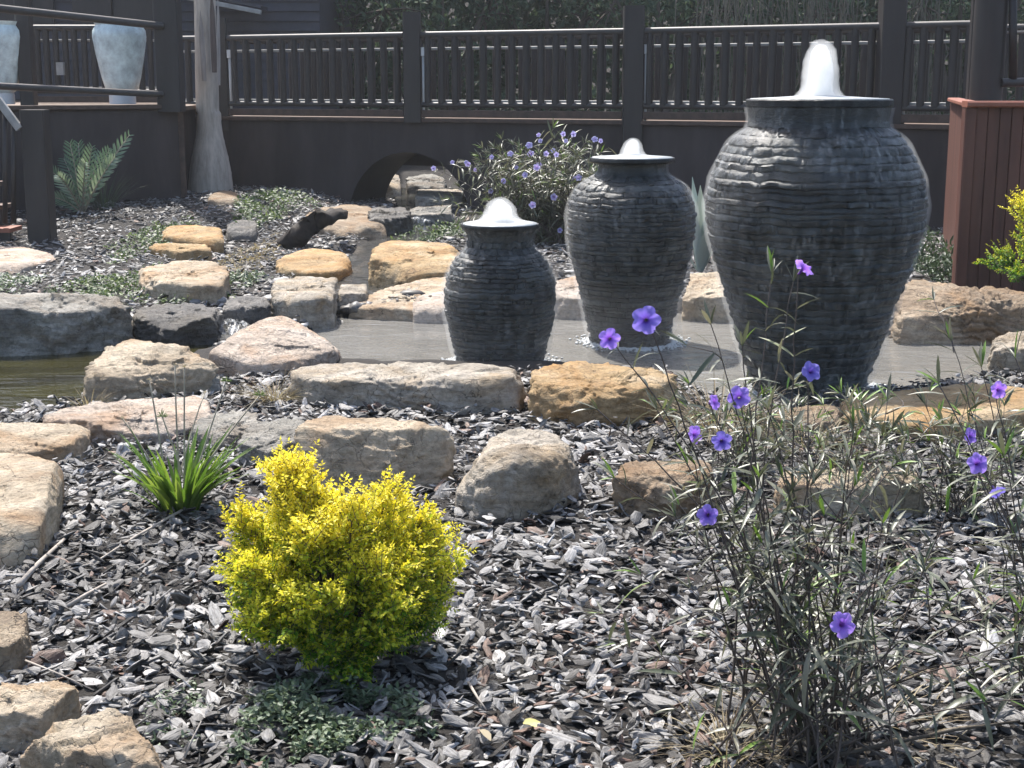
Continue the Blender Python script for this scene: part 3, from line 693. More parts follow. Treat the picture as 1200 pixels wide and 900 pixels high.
# ------------------------------------------------------------------ urns
def urn(label, cx, Y, prof, rim, course, jet, group='stacked slate fountain urns'):
    """prof: (py, halfwidth px) from under the rim to the base; rim: (py, hw px, thickness px)"""
    c0 = ony(cx, rim[0], Y); zb = WZ - .06
    pts = []
    for py, hw in prof:
        a = ony(cx + hw, py, Y); pts.append((a.z, a.x - ony(cx, py, Y).x))
    pts.sort(); zs = np.array([p[0] for p in pts]); rs = np.array([p[1] for p in pts])
    if zs[0] > zb: zs = np.concatenate([[zb], zs]); rs = np.concatenate([[rs[0] * .96], rs])
    t = thing('fountain_urn', label, 'urn', (c0.x, Y, WZ), group)
    ztop = zs[-1]
    nT = 420; th = np.linspace(0, 2 * math.pi, nT, endpoint=False)
    # smooth radius profile
    zf = np.linspace(zs[0], ztop, 400); rf = np.interp(zf, zs, rs)
    for _ in range(6): rf[1:-1] = (rf[:-2] + rf[1:-1] * 2 + rf[2:]) / 4
    rad = lambda z: np.interp(z, zf, rf)
    neck_z = ony(cx, prof[NECK_I][0], Y).z if (NECK_I := (2 if len(prof) > 2 else 0)) else ztop
    rows, tones, zlist = [], [], []
    z = zs[0]; ci = 0
    while z < ztop - 1e-4:
        h = course * rng.uniform(.5, 1.15); z1 = min(z + h, ztop)
        smoothneck = z > neck_z - .01
        nb = int(rng.integers(7, 22)); cuts = np.sort(rng.uniform(0, 2 * math.pi, nb)); seg = np.searchsorted(cuts, th) % nb
        off = rng.normal(0, .0038, nb)[seg] * (0 if smoothneck else 1) * (course / .035)
        tn = rng.uniform(.05, .8, nb)[seg] if not smoothneck else np.full(nT, .5)
        edge = np.min(np.abs(((th[:, None] - cuts[None]) + math.pi) % (2 * math.pi) - math.pi), 1)
        crack = -.006 * (edge < .012) * (0 if smoothneck else 1)
        for f, lip in ((.05, -.0055), (.2, .001), (.5, .002), (.8, .002), (.95, -.005)):
            zz = z + (z1 - z) * f
            nz = .004 * fbm(np.stack([np.cos(th) * 9, np.sin(th) * 9, np.full(nT, zz * 40)], 1), 3, ci)
            rr = rad(zz) + off + crack + lip * (0 if smoothneck else .85) + nz * (.5 if smoothneck else 1.5)
            rows.append(np.stack([c0.x + rr * np.cos(th), Y + rr * np.sin(th), zz + .006 * fbm(np.stack([np.cos(th) * 4, np.sin(th) * 4, np.full(nT, zz * 2.)], 1), 3, 5)], 1)); tones.append(tn)
        z = z1; ci += 1
    m = len(rows); V = np.concatenate(rows); a = np.arange(m * nT).reshape(m, nT)
    q = np.stack([a[:-1], np.roll(a, -1, 1)[:-1], np.roll(a, -1, 1)[1:], a[1:]], -1).reshape(-1, 4)
    o = mesh('body', V, [q], M_slate, t, True, {'tone': np.concatenate(tones)})
    smooth_by_angle(o, 40)
    # flared rim lip
    rt = ony(cx, rim[0], Y).z; rb = ony(cx, rim[0] + rim[2], Y).z; rr = ony(cx + rim[1], rim[0], Y).x - c0.x; r_in = rad(ztop)
    mb = MB(); mb.lathe([(r_in * .9, ztop - .02 - rt), (r_in, ztop - .004 - rt), (rr * .97, rb - rt - .004), (rr, rb - rt + .004), (rr, -.006), (rr * .985, 0), (rr * .93, -.004), (rr * .90, -.02), (.01, -.02)], (c0.x, Y, rt), 72)
    o = mb.build('rim', M_slate, t, True); smooth_by_angle(o, 40)
    # sheet of water lying on the top and spilling over the lip
    mb = MB(); R_ = rr
    mb.lathe([(R_ * .95, -.004), (R_ * .94, .003), (R_ * .6, .009), (R_ * .3, .016), (.004, .02)], (c0.x, Y, rt), 64)
    mb.build('water_top', M_top, t, True)
    # running water film outside the body
    zz = np.linspace(zs[0] + .03, ztop, 90); nF = 160; tf = np.linspace(0, 2 * math.pi, nF, endpoint=False)
    rows = []
    for z_ in zz:
        r_ = rad(z_) + .016 + .004 * np.sin(tf * 13 + z_ * 9)
        rows.append(np.stack([c0.x + r_ * np.cos(tf), Y + r_ * np.sin(tf), np.full(nF, z_)], 1))
    a = np.arange(90 * nF).reshape(90, nF)
    q = np.stack([a[:-1], np.roll(a, -1, 1)[:-1], np.roll(a, -1, 1)[1:], a[1:]], -1).reshape(-1, 4)
    mesh('water_film', np.concatenate(rows), [q], M_film, t, True)
    mb = MB(); zz = np.linspace(WZ - .02, rb - .004, 60)
    mb.lathe([(rad(z_) + .017 + .016 * (1 - (z_ - zz[0]) / (zz[-1] - zz[0])) + .003 * math.sin(z_ * 37), z_ - rt) for z_ in zz], (c0.x, Y, rt), 64); mb.build('spray_veil', V_veil, t, True)
    # bubbling jet
    jt, jw, kk, flare = jet
    jz = ony(cx, jt, Y).z - rt; jr = ony(cx + jw, jt, Y).x - c0.x
    n = 40
    def bell(sr, sh, k):
        P = []
        for s in 1 - (1 - np.linspace(0, 1, 34)) ** 2.2:
            P.append((jr * sr * (1.0 * max(1 - s ** k, 0) ** .5 + flare * math.exp(-s * 10)) + .001, .004 + jz * sh * s))
        return P
    mb = MB(); mb.lathe(bell(.66, .97, kk), (c0.x, Y, rt), n); ob = mb.build('water_jet', V_jet, t, True)
    v = np.array([x.co for x in ob.data.vertices]); d = .05 * jr * fbm(v * 16, 3, 4)
    for x, dd in zip(ob.data.vertices, d): x.co.x *= 1; x.co += Vector((x.co.x, x.co.y, 0)).normalized() * float(dd)
    mb = MB(); mb.lathe(bell(1.0, 1.05, kk), (c0.x, Y, rt), n); o2 = mb.build('spray', V_spray, t, True)
    for ob in (ob, o2):
        v = np.array([x.co for x in ob.data.vertices]); d = .07 * jr * fbm(v * 30, 3, 4)
        for x, dd in zip(ob.data.vertices, d): x.co += (x.co * Vector((1, 1, .0))).normalized() * float(dd) if x.co.xy.length > .01 else Vector((0, 0, float(dd)))
    return t
urn('smallest stacked slate urn with a low bubbling top, at the left of the three', 586, 8.26,
    [(266, 44), (274, 39), (285, 37), (292, 41), (300, 50), (310, 57), (322, 62), (340, 65), (355, 65), (380, 61), (405, 55), (428, 49)], (262, 46, 5), .032, (233, 21, 2.2, .9))
urn('middle stacked slate urn with a thin plate rim, between the two others', 741, 9.03,
    [(190, 40), (196, 39), (203, 41), (207, 47), (215, 60), (225, 68), (240, 74), (256, 75.5), (275, 74), (300, 70), (330, 62), (365, 53), (400, 45)], (184.5, 50, 5), .034, (163, 14, 2.4, .8))
urn('tallest stacked slate urn with a high white water jet, at the right of the three', 960, 7.52,
    [(124, 83), (140, 81), (150, 83), (157, 95), (168, 104), (185, 113), (210, 123), (236, 127), (262, 125), (300, 115), (350, 98), (400, 82), (458, 62)], (116, 85, 9), .042, (50, 24, 5., .55))
# splash foam on the pond round each urn
for (cx_, Y_, r_, who) in ((586, 8.26, .26, 'smallest'), (741, 9.03, .25, 'middle'), (960, 7.52, .30, 'tallest')):
    c = ony(cx_, 400, Y_); n = 900
    a = rng.uniform(0, 6.283, n); rr = r_ + np.abs(rng.normal(0, .05, n)); P = np.stack([c.x + rr * np.cos(a), Y_ + rr * np.sin(a), np.full(n, WZ + .004)], 1)
    D, Fc = ico(1); s = rng.uniform(.004, .013, n)
    V = (P[:, None] + D[None] * s[:, None, None] * np.array([1, 1, .6])).reshape(-1, 3)
    Fx = (np.arange(n)[:, None, None] * len(D) + Fc[None]).reshape(-1, 3)
    tag(mesh('splash_foam', V, [Fx], M_foam), 'white splash foam on the water round the foot of the %s urn' % who, 'foam', kind='stuff')

# ------------------------------------------------------------------ bridge, walls, deck
ZD = 1.11
BL = [(150, 20.6), (222, 20.25), (270, 20.0), (484, 18.75), (740, 17.5), (1040, 15.95), (1150, 15.4), (1330, 14.6)]
def bridge(px, z):
    for (a, ya), (b_, yb) in zip(BL[:-1], BL[1:]):
        if a <= px <= b_: Y = ya + (yb - ya) * (px - a) / (b_ - a); break
    q = ony(px, 130, Y); return Vector((q.x, Y, z))
A = bridge(222, 0); Bp = bridge(740, 0); Cq = bridge(1330, 0)
nA = Vector((-(Bp - A).y, (Bp - A).x, 0)).normalized(); nC = Vector((-(Cq - Bp).y, (Cq - Bp).x, 0)).normalized()
if nA.y < 0: nA = -nA
if nC.y < 0: nC = -nC
br = thing('footbridge', 'dark rendered footbridge with an arched opening over the stream', 'bridge', (A + Bp) / 2)
# fascia with the arch
ac = bridge(477, 0); dirA = (Bp - A).normalized(); LA = (Bp - A).length; ua = (ac - A).dot(dirA); ra = .90; za = -.23; ZT = ZD - .06
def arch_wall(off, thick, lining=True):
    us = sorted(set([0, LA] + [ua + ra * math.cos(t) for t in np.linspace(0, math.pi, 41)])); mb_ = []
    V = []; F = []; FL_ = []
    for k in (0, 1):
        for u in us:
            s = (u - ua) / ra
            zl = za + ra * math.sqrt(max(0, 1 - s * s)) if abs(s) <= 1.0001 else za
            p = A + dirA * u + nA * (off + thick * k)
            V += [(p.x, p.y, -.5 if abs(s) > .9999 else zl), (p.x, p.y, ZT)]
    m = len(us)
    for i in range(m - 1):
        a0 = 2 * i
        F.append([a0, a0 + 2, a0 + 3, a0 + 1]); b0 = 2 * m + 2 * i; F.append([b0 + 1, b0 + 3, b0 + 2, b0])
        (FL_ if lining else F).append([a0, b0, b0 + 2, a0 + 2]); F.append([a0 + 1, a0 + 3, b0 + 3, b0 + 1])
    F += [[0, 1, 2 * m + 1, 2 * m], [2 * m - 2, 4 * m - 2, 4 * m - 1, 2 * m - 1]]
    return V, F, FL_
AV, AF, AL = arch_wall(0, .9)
mb = MB(); mb.add(AV, AF); mb.build('wall', M_wall, br)
mb = MB(); mb.add(AV, AL); mb.build('arch_barrel_shade', M_lining_shade, br)  # inner faces of the arch, their shade put into the colour
mb = MB(); pA = A + nA * 1.0; pB = Bp + nA * 1.0
mb.beam(pA + Vector((0, 0, .75)), pB + Vector((0, 0, .75)), .12, .6); mb.build('rear_beam', M_wall, br)
mb = MB(); mb.beam(A + nA * .62 + Vector((0, 0, ZD - .03)), Bp + nA * .62 + Vector((0, 0, ZD - .03)), 1.32, .05); mb.build('deck', M_deckwood, br)
mb = MB(); mb.beam(A - nA * .03 + Vector((0, 0, ZD - .035)), Bp - nA * .03 + Vector((0, 0, ZD - .035)), .045, .045); mb.build('edge_trim', M_trim, br)
rw = thing('retaining_wall', 'long plain dark wall below the deck right of the arch', 'wall', (Bp + Cq) / 2)
mb = MB(); mb.beam(Bp + nC * .1 + dirA * .02 + Vector((0, 0, .27)), Cq + nC * .1 + Vector((0, 0, .27)), .2, 1.56); mb.build('wall', M_wall, rw)
mb = MB(); mb.beam(Bp + nC * .7 + Vector((0, 0, ZD - .03)), Cq + nC * .7 + Vector((0, 0, ZD - .03)), 1.35, .045); mb.build('deck', M_deckwood, rw)
mb = MB(); mb.beam(Bp - nC * .03 + Vector((0, 0, ZD - .033)), Cq - nC * .03 + Vector((0, 0, ZD - .033)), .045, .05); mb.build('edge_trim', M_trim, rw)

def square_post(px, half_px, z0, z1, label, cap=False, pipe=True, group='dark posts along the bridge rail'):
    p = bridge(px, 0); r = half_px / 1700 * p.y
    t = thing('bridge_post', label, 'post', p, group)
    mb = MB(); mb.box(p.x - r, p.x + r, p.y - r, p.y + r, z0, z1, .012); mb.build('shaft', M_post, t)
    if pipe:
        mb = MB(); q = p + Vector((r + .03, -r * .5, 0)); mb.tube([q + Vector((0, 0, ZD - .02)), q + Vector((0, 0, ZD + .76))], .017, 8)
        mb.build('conduit', M_white, t, True)
        mb = MB(); mb.box(q.x - .03, q.x + .03, q.y - .03, q.y + .03, ZD + .762, ZD + .87, .01); mb.build('lamp_head', M_white, t)
    return t
square_post(263, 6, ZD - .2, ZD + 1.28, 'slim dark bridge post just behind the palm trunk')
square_post(484, 10, ZD - .06, ZD + 1.30, 'dark square bridge post above the arch')
square_post(741, 11.5, ZD - .3, ZD + 1.31, 'dark square bridge post straight above the middle urn')
square_post(1040, 13.5, ZD - .06, ZD + 1.32, 'dark square bridge post just right of the tallest jet')

def balustrade(pa, pb, nbal, label, off=0., zr=None, r=.046, hand=True, light=True, group='round timber bridge balustrade spans', name='balustrade'):
    a = bridge(pa, 0) if not isinstance(pa, Vector) else pa; b_ = bridge(pb, 0) if not isinstance(pb, Vector) else pb
    nn = Vector((-(b_ - a).y, (b_ - a).x, 0)).normalized(); nn = nn if nn.y > 0 else -nn
    a = a + nn * off; b_ = b_ + nn * off; Z = lambda p, z: Vector((p.x, p.y, z))
    t = thing(name, label, 'balustrade', (a + b_) / 2, group)
    za_, zb_ = (zr if zr else (ZD, ZD))
    mb = MB(); mb.tube([Z(a, za_ + 1.02), Z(b_, zb_ + 1.02)], .042, 10); smooth_by_angle(mb.build('handrail', M_rail, t), 50)
    mb = MB(); mb.tube([Z(a, za_ + .16), Z(b_, zb_ + .16)], .034, 10); smooth_by_angle(mb.build('bottom_rail', M_rail, t), 50)
    if light:
        for hz in (.85, .205):
            mb = MB(); mb.beam(Z(a, za_ + hz) + nn * .05, Z(b_, zb_ + hz) + nn * .05, .045, .035); mb.build('back_rail', M_lightrail, t)  # pale colour paints the sunlit dashes between the balusters
        mb = MB(); mb.beam(Z(a, za_ + .05), Z(b_, zb_ + .05), .08, .09); mb.build('kick_board', M_trim, t)
    for i in range(nbal):
        f = (i + .5) / nbal; p = a.lerp(b_, f); z0 = za_ + (zb_ - za_) * f
        mb = MB(); rr = r * random.uniform(.92, 1.08); mb.tube([Z(p, z0 + .17), Z(p + Vector((random.uniform(-.006, .006), 0, 0)), z0 + 1.0)], rr, 8, False)
        mb.build('baluster', M_post, t, True)
    return t
balustrade(270, 474, 14, 'round timber balustrade span between the palm trunk and the post above the arch')
balustrade(494, 730, 14, 'round timber balustrade span above the lilac flowered shrub')
balustrade(752, 1028, 15, 'round timber balustrade span behind the tallest water jet')
balustrade(1052, 1140, 5, 'short round timber balustrade span beside the big round post')
balustrade(216, 258, 3, 'narrow timber balustrade span left of the palm trunk')
balustrade(225, 739, 34, 'far side balustrade of the footbridge seen through the near one', off=1.2, light=False, group='far side balustrades')
balustrade(742, 1300, 30, 'far side balustrade behind the right deck seen through the near one', off=1.2, light=False, group='far side balustrades')

# left deck with its wall and slanting rails
LW0, LW1 = ony(-60, 240, 15.4), ony(217, 236, 17.9)
def lw(px, z):
    f = (px + 60) / 277; q = LW0.lerp(LW1, f); return Vector((q.x, q.y, z))
nL = Vector((-(LW1 - LW0).y, (LW1 - LW0).x, 0)).normalized()
ld = thing('deck_platform', 'dark panelled raised deck behind the cycad', 'deck', ((LW0 + LW1) / 2).xy.to_3d())
ztop = 1.27
mb = MB(); mb.beam(lw(-60, .5) + nL * .08, lw(217, .5) + nL * .08, .16, 1.5); mb.build('wall', M_wall, ld)
mb = MB(); mb.beam(lw(217, .5) + nL * .16 + Vector((-.08, 0, 0)), bridge(222, .5) + Vector((-.05, .6, 0)), .16, 1.5); mb.build('side_wall', M_wall, ld)
mb = MB(); mb.beam(lw(-60, ztop + .005) - nL * .02, lw(218, ztop - .01) - nL * .02, .06, .05); mb.build('edge_trim', M_trim, ld)
mb = MB(); mb.box(lw(217, 0).x - .035, lw(217, 0).x + .03, lw(217, 0).y - .05, lw(217, 0).y + .0, .05, ztop - .04); mb.build('corner_trim', M_trim, ld)
V = [lw(-60, ztop), lw(217, ztop - .012), Vector((-4.4, 24, ztop)), Vector((-12, 24, ztop)), Vector((-12, 15.4, ztop))]
mb = MB(); mb.add([tuple(v) for v in V] + [(v.x, v.y, v.z - .05) for v in V], [[0, 1, 2, 3, 4], [9, 8, 7, 6, 5]] + [[i, 5 + i, 5 + (i + 1) % 5, (i + 1) % 5] for i in range(5)]); mb.build('floor', M_deckwood, ld)
t = thing('deck_rail', 'two slanting round rails across the raised deck at top left', 'railing', lw(60, ztop))
for (y0, y1, rr) in ((10, 30.5, .043), (101, 110.5, .038)):
    mb = MB(); mb.tube([ony(-60, y0 - 5, 15.5), ony(0, y0, 15.95), ony(190, y1, 17.6)], rr, 12); smooth_by_angle(mb.build('rail', M_rail, t), 50)
def round_post(px, Y, hw, z0, z1, label, sq=False, mat=None, name='deck_post', group=None):
    p = ony(px, 100, Y); r = hw / 1700 * Y; mb = MB()
    if sq: mb.box(p.x - r, p.x + r, Y - r, Y + r, z0, z1, .012)
    else: mb.lathe([(r, z0), (r, (z0 + z1) / 2), (r * .98, z1)], (p.x, Y, 0), 28)
    o = mb.build(name, mat or M_post, None, not sq, (p.x, Y, z0)); smooth_by_angle(o, 40)
    return tag(o, label, 'post', group)
round_post(200, 17.75, 13.5, 1.2, 4.6, 'thick dark deck post left of the palm trunk', True)
round_post(33, 18.3, 8, 1.27, 4.6, 'dark deck post beside the left edge white urn', True)
round_post(38.5, 14.1, 13.5, -.1, 1.28, 'dark square newel post at the foot of the timber stair', True, name='newel_post')
# timber stair at the left edge
t = thing('timber_stair', 'dark timber stair with a reddish bottom tread at the left edge', 'stair', ony(5, 283, 14.2))
x1 = ony(25, 280, 14.25).x
for k in range(4):
    mb = MB(); mb.box(x1 - 1.3 - .13 * k, x1 - .16 * k, 13.95 + .28 * k, 14.3 + .28 * k, .12 + .2 * k, .16 + .2 * k); mb.build('tread', M_redtrim if k == 0 else M_deckwood, t)
    mb = MB(); mb.box(x1 - 1.3 - .13 * k, x1 - .02 - .16 * k, 14.0 + .28 * k, 14.03 + .28 * k, -.08 + .2 * k, .12 + .2 * k, .003); mb.build('riser', M_post, t)
mb = MB(); mb.beam(ony(-60, 40, 14.0), ony(23, 151, 14.0), .06, .07); mb.build('handrail', M_lightrail, t)
for k in range(4):
    px = -14 + 10 * k; top = 151 - (23 - px) * 1.33
    mb = MB(); mb.tube([ony(px, top + 4, 14.02), ony(px, 262, 14.02)], .025, 8); mb.build('baluster', M_post, t, True)

# pale urns standing on the deck
def pale_urn(px, Y, label, y0=31, y1=122, k=1.):
    c = ony(px, y1, Y); sc = Y / 1700
    prof = [(0.01, 0), (15, 0), (15, 10), (14.5, 13), (18, 16), (22, 30), (27, 55), (30, 75), (29.5, 82), (26, 88), (28, 92), (25.5, 92.2), (23, 86), (.01, 84)]
    t = thing('pale_urn', label, 'urn', (c.x, Y, c.z))
    b0 = [(r * sc * k, z * sc) for r, z in prof]
    mb = MB(); mb.lathe(b0[3:], (c.x, Y, c.z), 40); o = mb.build('body', M_paleblue, t, True); smooth_by_angle(o, 50)
    mb = MB(); mb.lathe(b0[:4], (c.x, Y, c.z), 32); o = mb.build('foot', M_white, t, True); smooth_by_angle(o, 40)
pale_urn(144, 18.1, 'pale blue glazed urn on a white foot on the raised deck')
pale_urn(2, 18.3, 'pale urn cut by the left edge of the deck')
bt = balustrade(ony(30, 100, 20.6), ony(205, 100, 20.6), 16, 'dark balustrade at the back of the raised deck behind the pale blue urn', zr=(1.27, 1.27), group=None)
o = tag(MB().box(*[ony(70.5 - 4.2, 76, 20.45).x, ony(70.5 + 4.2, 76, 20.45).x], 20.42, 20.5, ony(70, 88, 20.45).z, ony(70, 73, 20.45).z).build('control_box', M_lightrail), 'small grey control box on the back of the raised deck', 'control box')

# house behind the deck
hs = thing('house', 'dark boarded house behind the raised deck', 'house', (-7, 24.5, 0))
mb = MB()
for i in range(32):
    z0 = .05 + i * .155; mb.add([(-16, 24.1, z0), (-3.1, 24.1, z0), (-3.1, 24.135, z0 + .155), (-16, 24.135, z0 + .155), (-3.1, 24.135, z0), (-16, 24.135, z0)], [[0, 1, 2, 3], [1, 0, 5, 4]])
mb.add([(-16, 24.137, 0), (-3.1, 24.137, 0), (-3.1, 24.137, 5), (-16, 24.137, 5), (-3.1, 30, 0), (-3.1, 30, 5), (-16, 30, 0), (-16, 30, 5)], [[0, 1, 2, 3], [1, 4, 5, 2], [4, 6, 7, 5], [6, 0, 3, 7]])
mb.build('wall', M_siding, hs)
mb = MB(); g0, g1_ = ony(218, -3, 23.4), ony(306, 14.5, 23.4)
mb.beam(g0, g1_, .1, .07); mb.build('gutter', M_lightrail, hs)
mb = MB(); mb.beam(g0 + Vector((0, .3, .08)), g1_ + Vector((0, .3, .08)), .6, .05); mb.build('roof', M_siding, hs)
for (pa, pb) in ((-40, 60), (85, 128), (134, 180)):
    a, b_ = ony(pa, 28, 24.0), ony(pb, -20, 24.0)
    mb = MB(); mb.box(a.x, b_.x, 24.03, 24.09, a.z, b_.z); wo = mb.build('window', M_post, hs)
    mb = MB(); mb.box(a.x + .05, b_.x - .05, 24.01, 24.027, a.z + .05, b_.z - .05); mb.build('pane', M_glass, wo)

# timber box at the right with its post and rail
bx = thing('timber_box', 'red brown vertical boarded timber box at the right edge', 'planter box', ony(1165, 345, 10.6))
L0 = ony(1131, 345, 10.6); zt = ony(1130, 122, 10.6).z; x0 = L0.x; Yb = 10.6
mb = MB(); pw = .085; i = 0; x = x0
while x < x0 + 1.9:
    mb.box(x + .002, x + pw - .002, Yb - random.uniform(0, .003), Yb + .03, -.1, zt - .02, .004); x += pw
mb.build('boards', M_redwood, bx)
sx = ony(1114, 120, 14.6).x; zc_ = zt - .03
mb = MB(); mb.add([(x0 - .01, Yb + .034, -.1), (x0 + 1.9, Yb + .034, -.1), (x0 + 1.9, 14.6, -.1), (sx, 14.6, -.1), (x0 - .01, Yb + .034, zc_), (x0 + 1.9, Yb + .034, zc_), (x0 + 1.9, 14.6, zc_), (sx, 14.6, zc_)], [[0, 1, 5, 4], [1, 2, 6, 5], [2, 3, 7, 6], [3, 0, 4, 7], [4, 5, 6, 7]]); mb.build('side_panel', M_redwood, bx)
mb = MB(); mb.beam((x0 - .045, Yb + .02, -.1), (x0 - .045, Yb + .02, zt - .03), .085, .10, .008); mb.build('corner_board', M_redwood, bx)
mb = MB(); mb.beam((x0 - .09, Yb + .0, zt + .0), (x0 + 1.95, Yb + .0, zt + .0), .14, .045, .012); mb.build('capping', M_redtrim, bx)
mb = MB(); mb.beam((x0 - .01, Yb + .076, zt - .004), (sx, 14.5, zt - .004), .12, .04, .01); mb.build('side_capping', M_redtrim, bx)
round_post(1156, 12.2, 18.5, 1.1, 4.6, 'thick round dark post rising behind the timber box')
round_post(1139, 12.6, 5.5, 1.1, 4.6, 'slim dark post edge beside the thick round post', True)
t = thing('corner_rail', 'dark round rail running off the right edge above the timber box', 'railing', ony(1185, 96, 12))
mb = MB(); mb.tube([ony(1174, 97, 12.1), ony(1260, 95, 12.1)], .036, 12); smooth_by_angle(mb.build('bottom_rail', M_rail, t), 50)
mb = MB(); mb.tube([ony(1174, -14, 12.1), ony(1260, -18, 12.1)], .04, 12); smooth_by_angle(mb.build('handrail', M_rail, t), 50)
for px in (1187, 1207, 1227):
    mb = MB(); mb.tube([ony(px, 93, 12.1), ony(px, -14, 12.1)], .032, 10); mb.build('baluster', M_post, t, True)
mb = MB(); mb.beam(ony(1174, 38, 12.25), ony(1260, 36, 12.25), .03, .02); mb.build('back_rail', M_lightrail, t)

# ------------------------------------------------------------------ palm trunk
pb = ony(247, 223, 18.9); t = thing('palm_trunk', 'pale grey palm trunk with a swollen base in front of the deck wall', 'palm', pb)
sc = 18.9 / 1700
mb = MB()
pr = [(0, 26), (8, 25.5), (25, 23.5), (45, 19.5), (60, 16), (75, 14), (90, 13.2), (120, 13), (150, 12.5), (190, 12), (230, 12), (330, 11.5)]
rows = []; nT = 40
zz = np.linspace(-8, 330, 110)
for z in zz:
    r = np.interp(z, [p[0] for p in pr], [p[1] for p in pr]) * sc
    ring_ = 1 + .018 * (abs((z / 19.) % 1 - .5) > .44) if z < 75 else 1
    th = np.linspace(0, 2 * math.pi, nT, endpoint=False)
    fl = 1 + .03 * np.sin(th * 5 + z * .01) * (z > 80)
    cx_ = pb.x + (-.02 if z > 90 else 0) + .0002 * z
    rows.append(np.stack([cx_ + r * ring_ * fl * np.cos(th), 18.9 + r * ring_ * fl * np.sin(th), np.full(nT, pb.z + z * sc)], 1))
a = np.arange(110 * nT).reshape(110, nT); q = np.stack([a[:-1], np.roll(a, -1, 1)[:-1], np.roll(a, -1, 1)[1:], a[1:]], -1).reshape(-1, 4)
M_palm = plain('palm_bark', (.44, .385, .33), .8, .3, 5, .25, .4, (3, 3, .5))
mesh('trunk', np.concatenate(rows), [q], M_palm, t, True)
# peeling leaf sheaths
for k, (px0, py0, px1, py1, wd) in enumerate(((234, 12, 239, 95, 3.2), (254.5, -8, 256.5, 100, 2.0), (247, -12, 251, 85, 3.4))):
    Ps = []
    a_, b_ = ony(px1, py1, 18.65), ony(px0, py0, 18.6)
    v, f, _m = leaves(np.array([a_[:]]), np.array([(b_ - a_)[:]]), np.array([(0, -1, .1)]), np.array([(b_ - a_).length]), np.array([wd * 2 * sc]), np.array([.03]), 'strap', -.3)
    mesh('leaf_sheath', v, [f], plain('dry_sheath_%s' % 'abc'[k], ((.30, .27, .25), (.36, .335, .32), (.13, .105, .095))[k], .8, .3, 6, .2, .3, (4, 4, .4)), t, True)

# ------------------------------------------------------------------ plants
def tone_rep(tn, m): return np.repeat(np.asarray(tn, np.float32), m)
def golden_bush(cx, cy_, zb, rx, ry, h, nshoot, nspray, leafL, label, seed, toff=.04):
    global rng
    keep = rng; rng = np.random.default_rng(seed)
    t = thing('golden_bush', label, 'bush', (cx, cy_, zb), None)
    P, D, L, W, T = [], [], [], [], []; mb = MB()
    base = Vector((cx, cy_, zb - .03))
    for i in range(nshoot):
        ph = rng.uniform(0, 2 * math.pi); el = math.asin(rng.uniform(-.7, 1)) 
        rad = rng.uniform(.58, .98) if rng.random() < .72 else rng.uniform(.98, 1.14)
        d = Vector((math.cos(ph) * math.cos(el), math.sin(ph) * math.cos(el), math.sin(el)))
        tip = Vector((cx + d.x * rx * rad, cy_ + d.y * ry * rad, zb + h * .46 + d.z * h * (.56 if d.z > 0 else .46) * rad * (1 + .06 * math.sin(ph * 3 + seed))))
        if i < 5: tip = Vector((cx - rx * .42 + rng.normal(0, .02), cy_ + rng.normal(0, .03), zb + h * rng.uniform(1.02, 1.16)))
        mid = base.lerp(tip, .45) + Vector((0, 0, h * .08))
        pts = [base * (1 - s) ** 2 + mid * 2 * s * (1 - s) + tip * s * s for s in np.linspace(0, 1, 9)]
        mb.tube([base + (p - base) for p in pts], list(np.linspace(.006, .0015, 9)), 5, False)
        hf = np.clip((tip.z - zb) / h, 0, 1.1)
        for k in range(nspray):
            s = rng.uniform(.58, 1.) ** .6
            p = base * (1 - s) ** 2 + mid * 2 * s * (1 - s) + tip * s * s
            lat = Vector(unit(1)[0]) * rng.random() ** .5 * h * .115; lat.z *= .45; p = p + lat
            out = (tip - base).normalized(); q = Vector(unit(1)[0]); dr = (out * .8 + q * .9 + Vector((0, 0, .25))).normalized()
            ln = rng.uniform(.35, 1.) * leafL * 4.2
            mb.tube([p, p + dr * ln], [.0012, .0006], 3, False)
            npair = int(rng.integers(5, 9))
            side = dr.cross(Vector(unit(1)[0])).normalized()
            for j in range(npair):
                f = (j + .6) / npair
                for sg in (-1, 1):
                    P.append((p + dr * ln * f)[:]); dd = dr * .6 + side * sg + Vector(unit(1)[0]) * .35
                    D.append(dd[:]); sz = leafL * rng.uniform(.6, 1.15) * (1.05 - .35 * f); L.append(sz); W.append(sz * rng.uniform(.5, .68))
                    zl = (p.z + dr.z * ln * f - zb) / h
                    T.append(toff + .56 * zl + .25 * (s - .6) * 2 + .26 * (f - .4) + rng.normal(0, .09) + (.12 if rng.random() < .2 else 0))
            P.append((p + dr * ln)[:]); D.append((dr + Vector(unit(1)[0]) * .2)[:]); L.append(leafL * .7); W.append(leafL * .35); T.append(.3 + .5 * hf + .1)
    n = len(P); N = unit(n) * .6 + np.array([0, 0, .9])
    v, f, m = leaves(np.array(P), np.array(D), N, np.array(L), np.array(W), rng.uniform(0, .3, n), 'dia', .2)
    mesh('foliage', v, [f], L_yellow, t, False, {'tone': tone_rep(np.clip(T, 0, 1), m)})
    mb.build('stem', M_stem, t, True)
    rng = keep; return n
q = onz(384, 815, 0)
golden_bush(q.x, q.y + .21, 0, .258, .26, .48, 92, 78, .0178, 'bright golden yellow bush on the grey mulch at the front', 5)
q = ony(1195, 345, 9.6)
golden_bush(q.x + .12, 9.6, .12, .30, .3, .58, 60, 14, .026, 'lime yellow bush cut by the right edge in front of the timber box', 8, -.10)

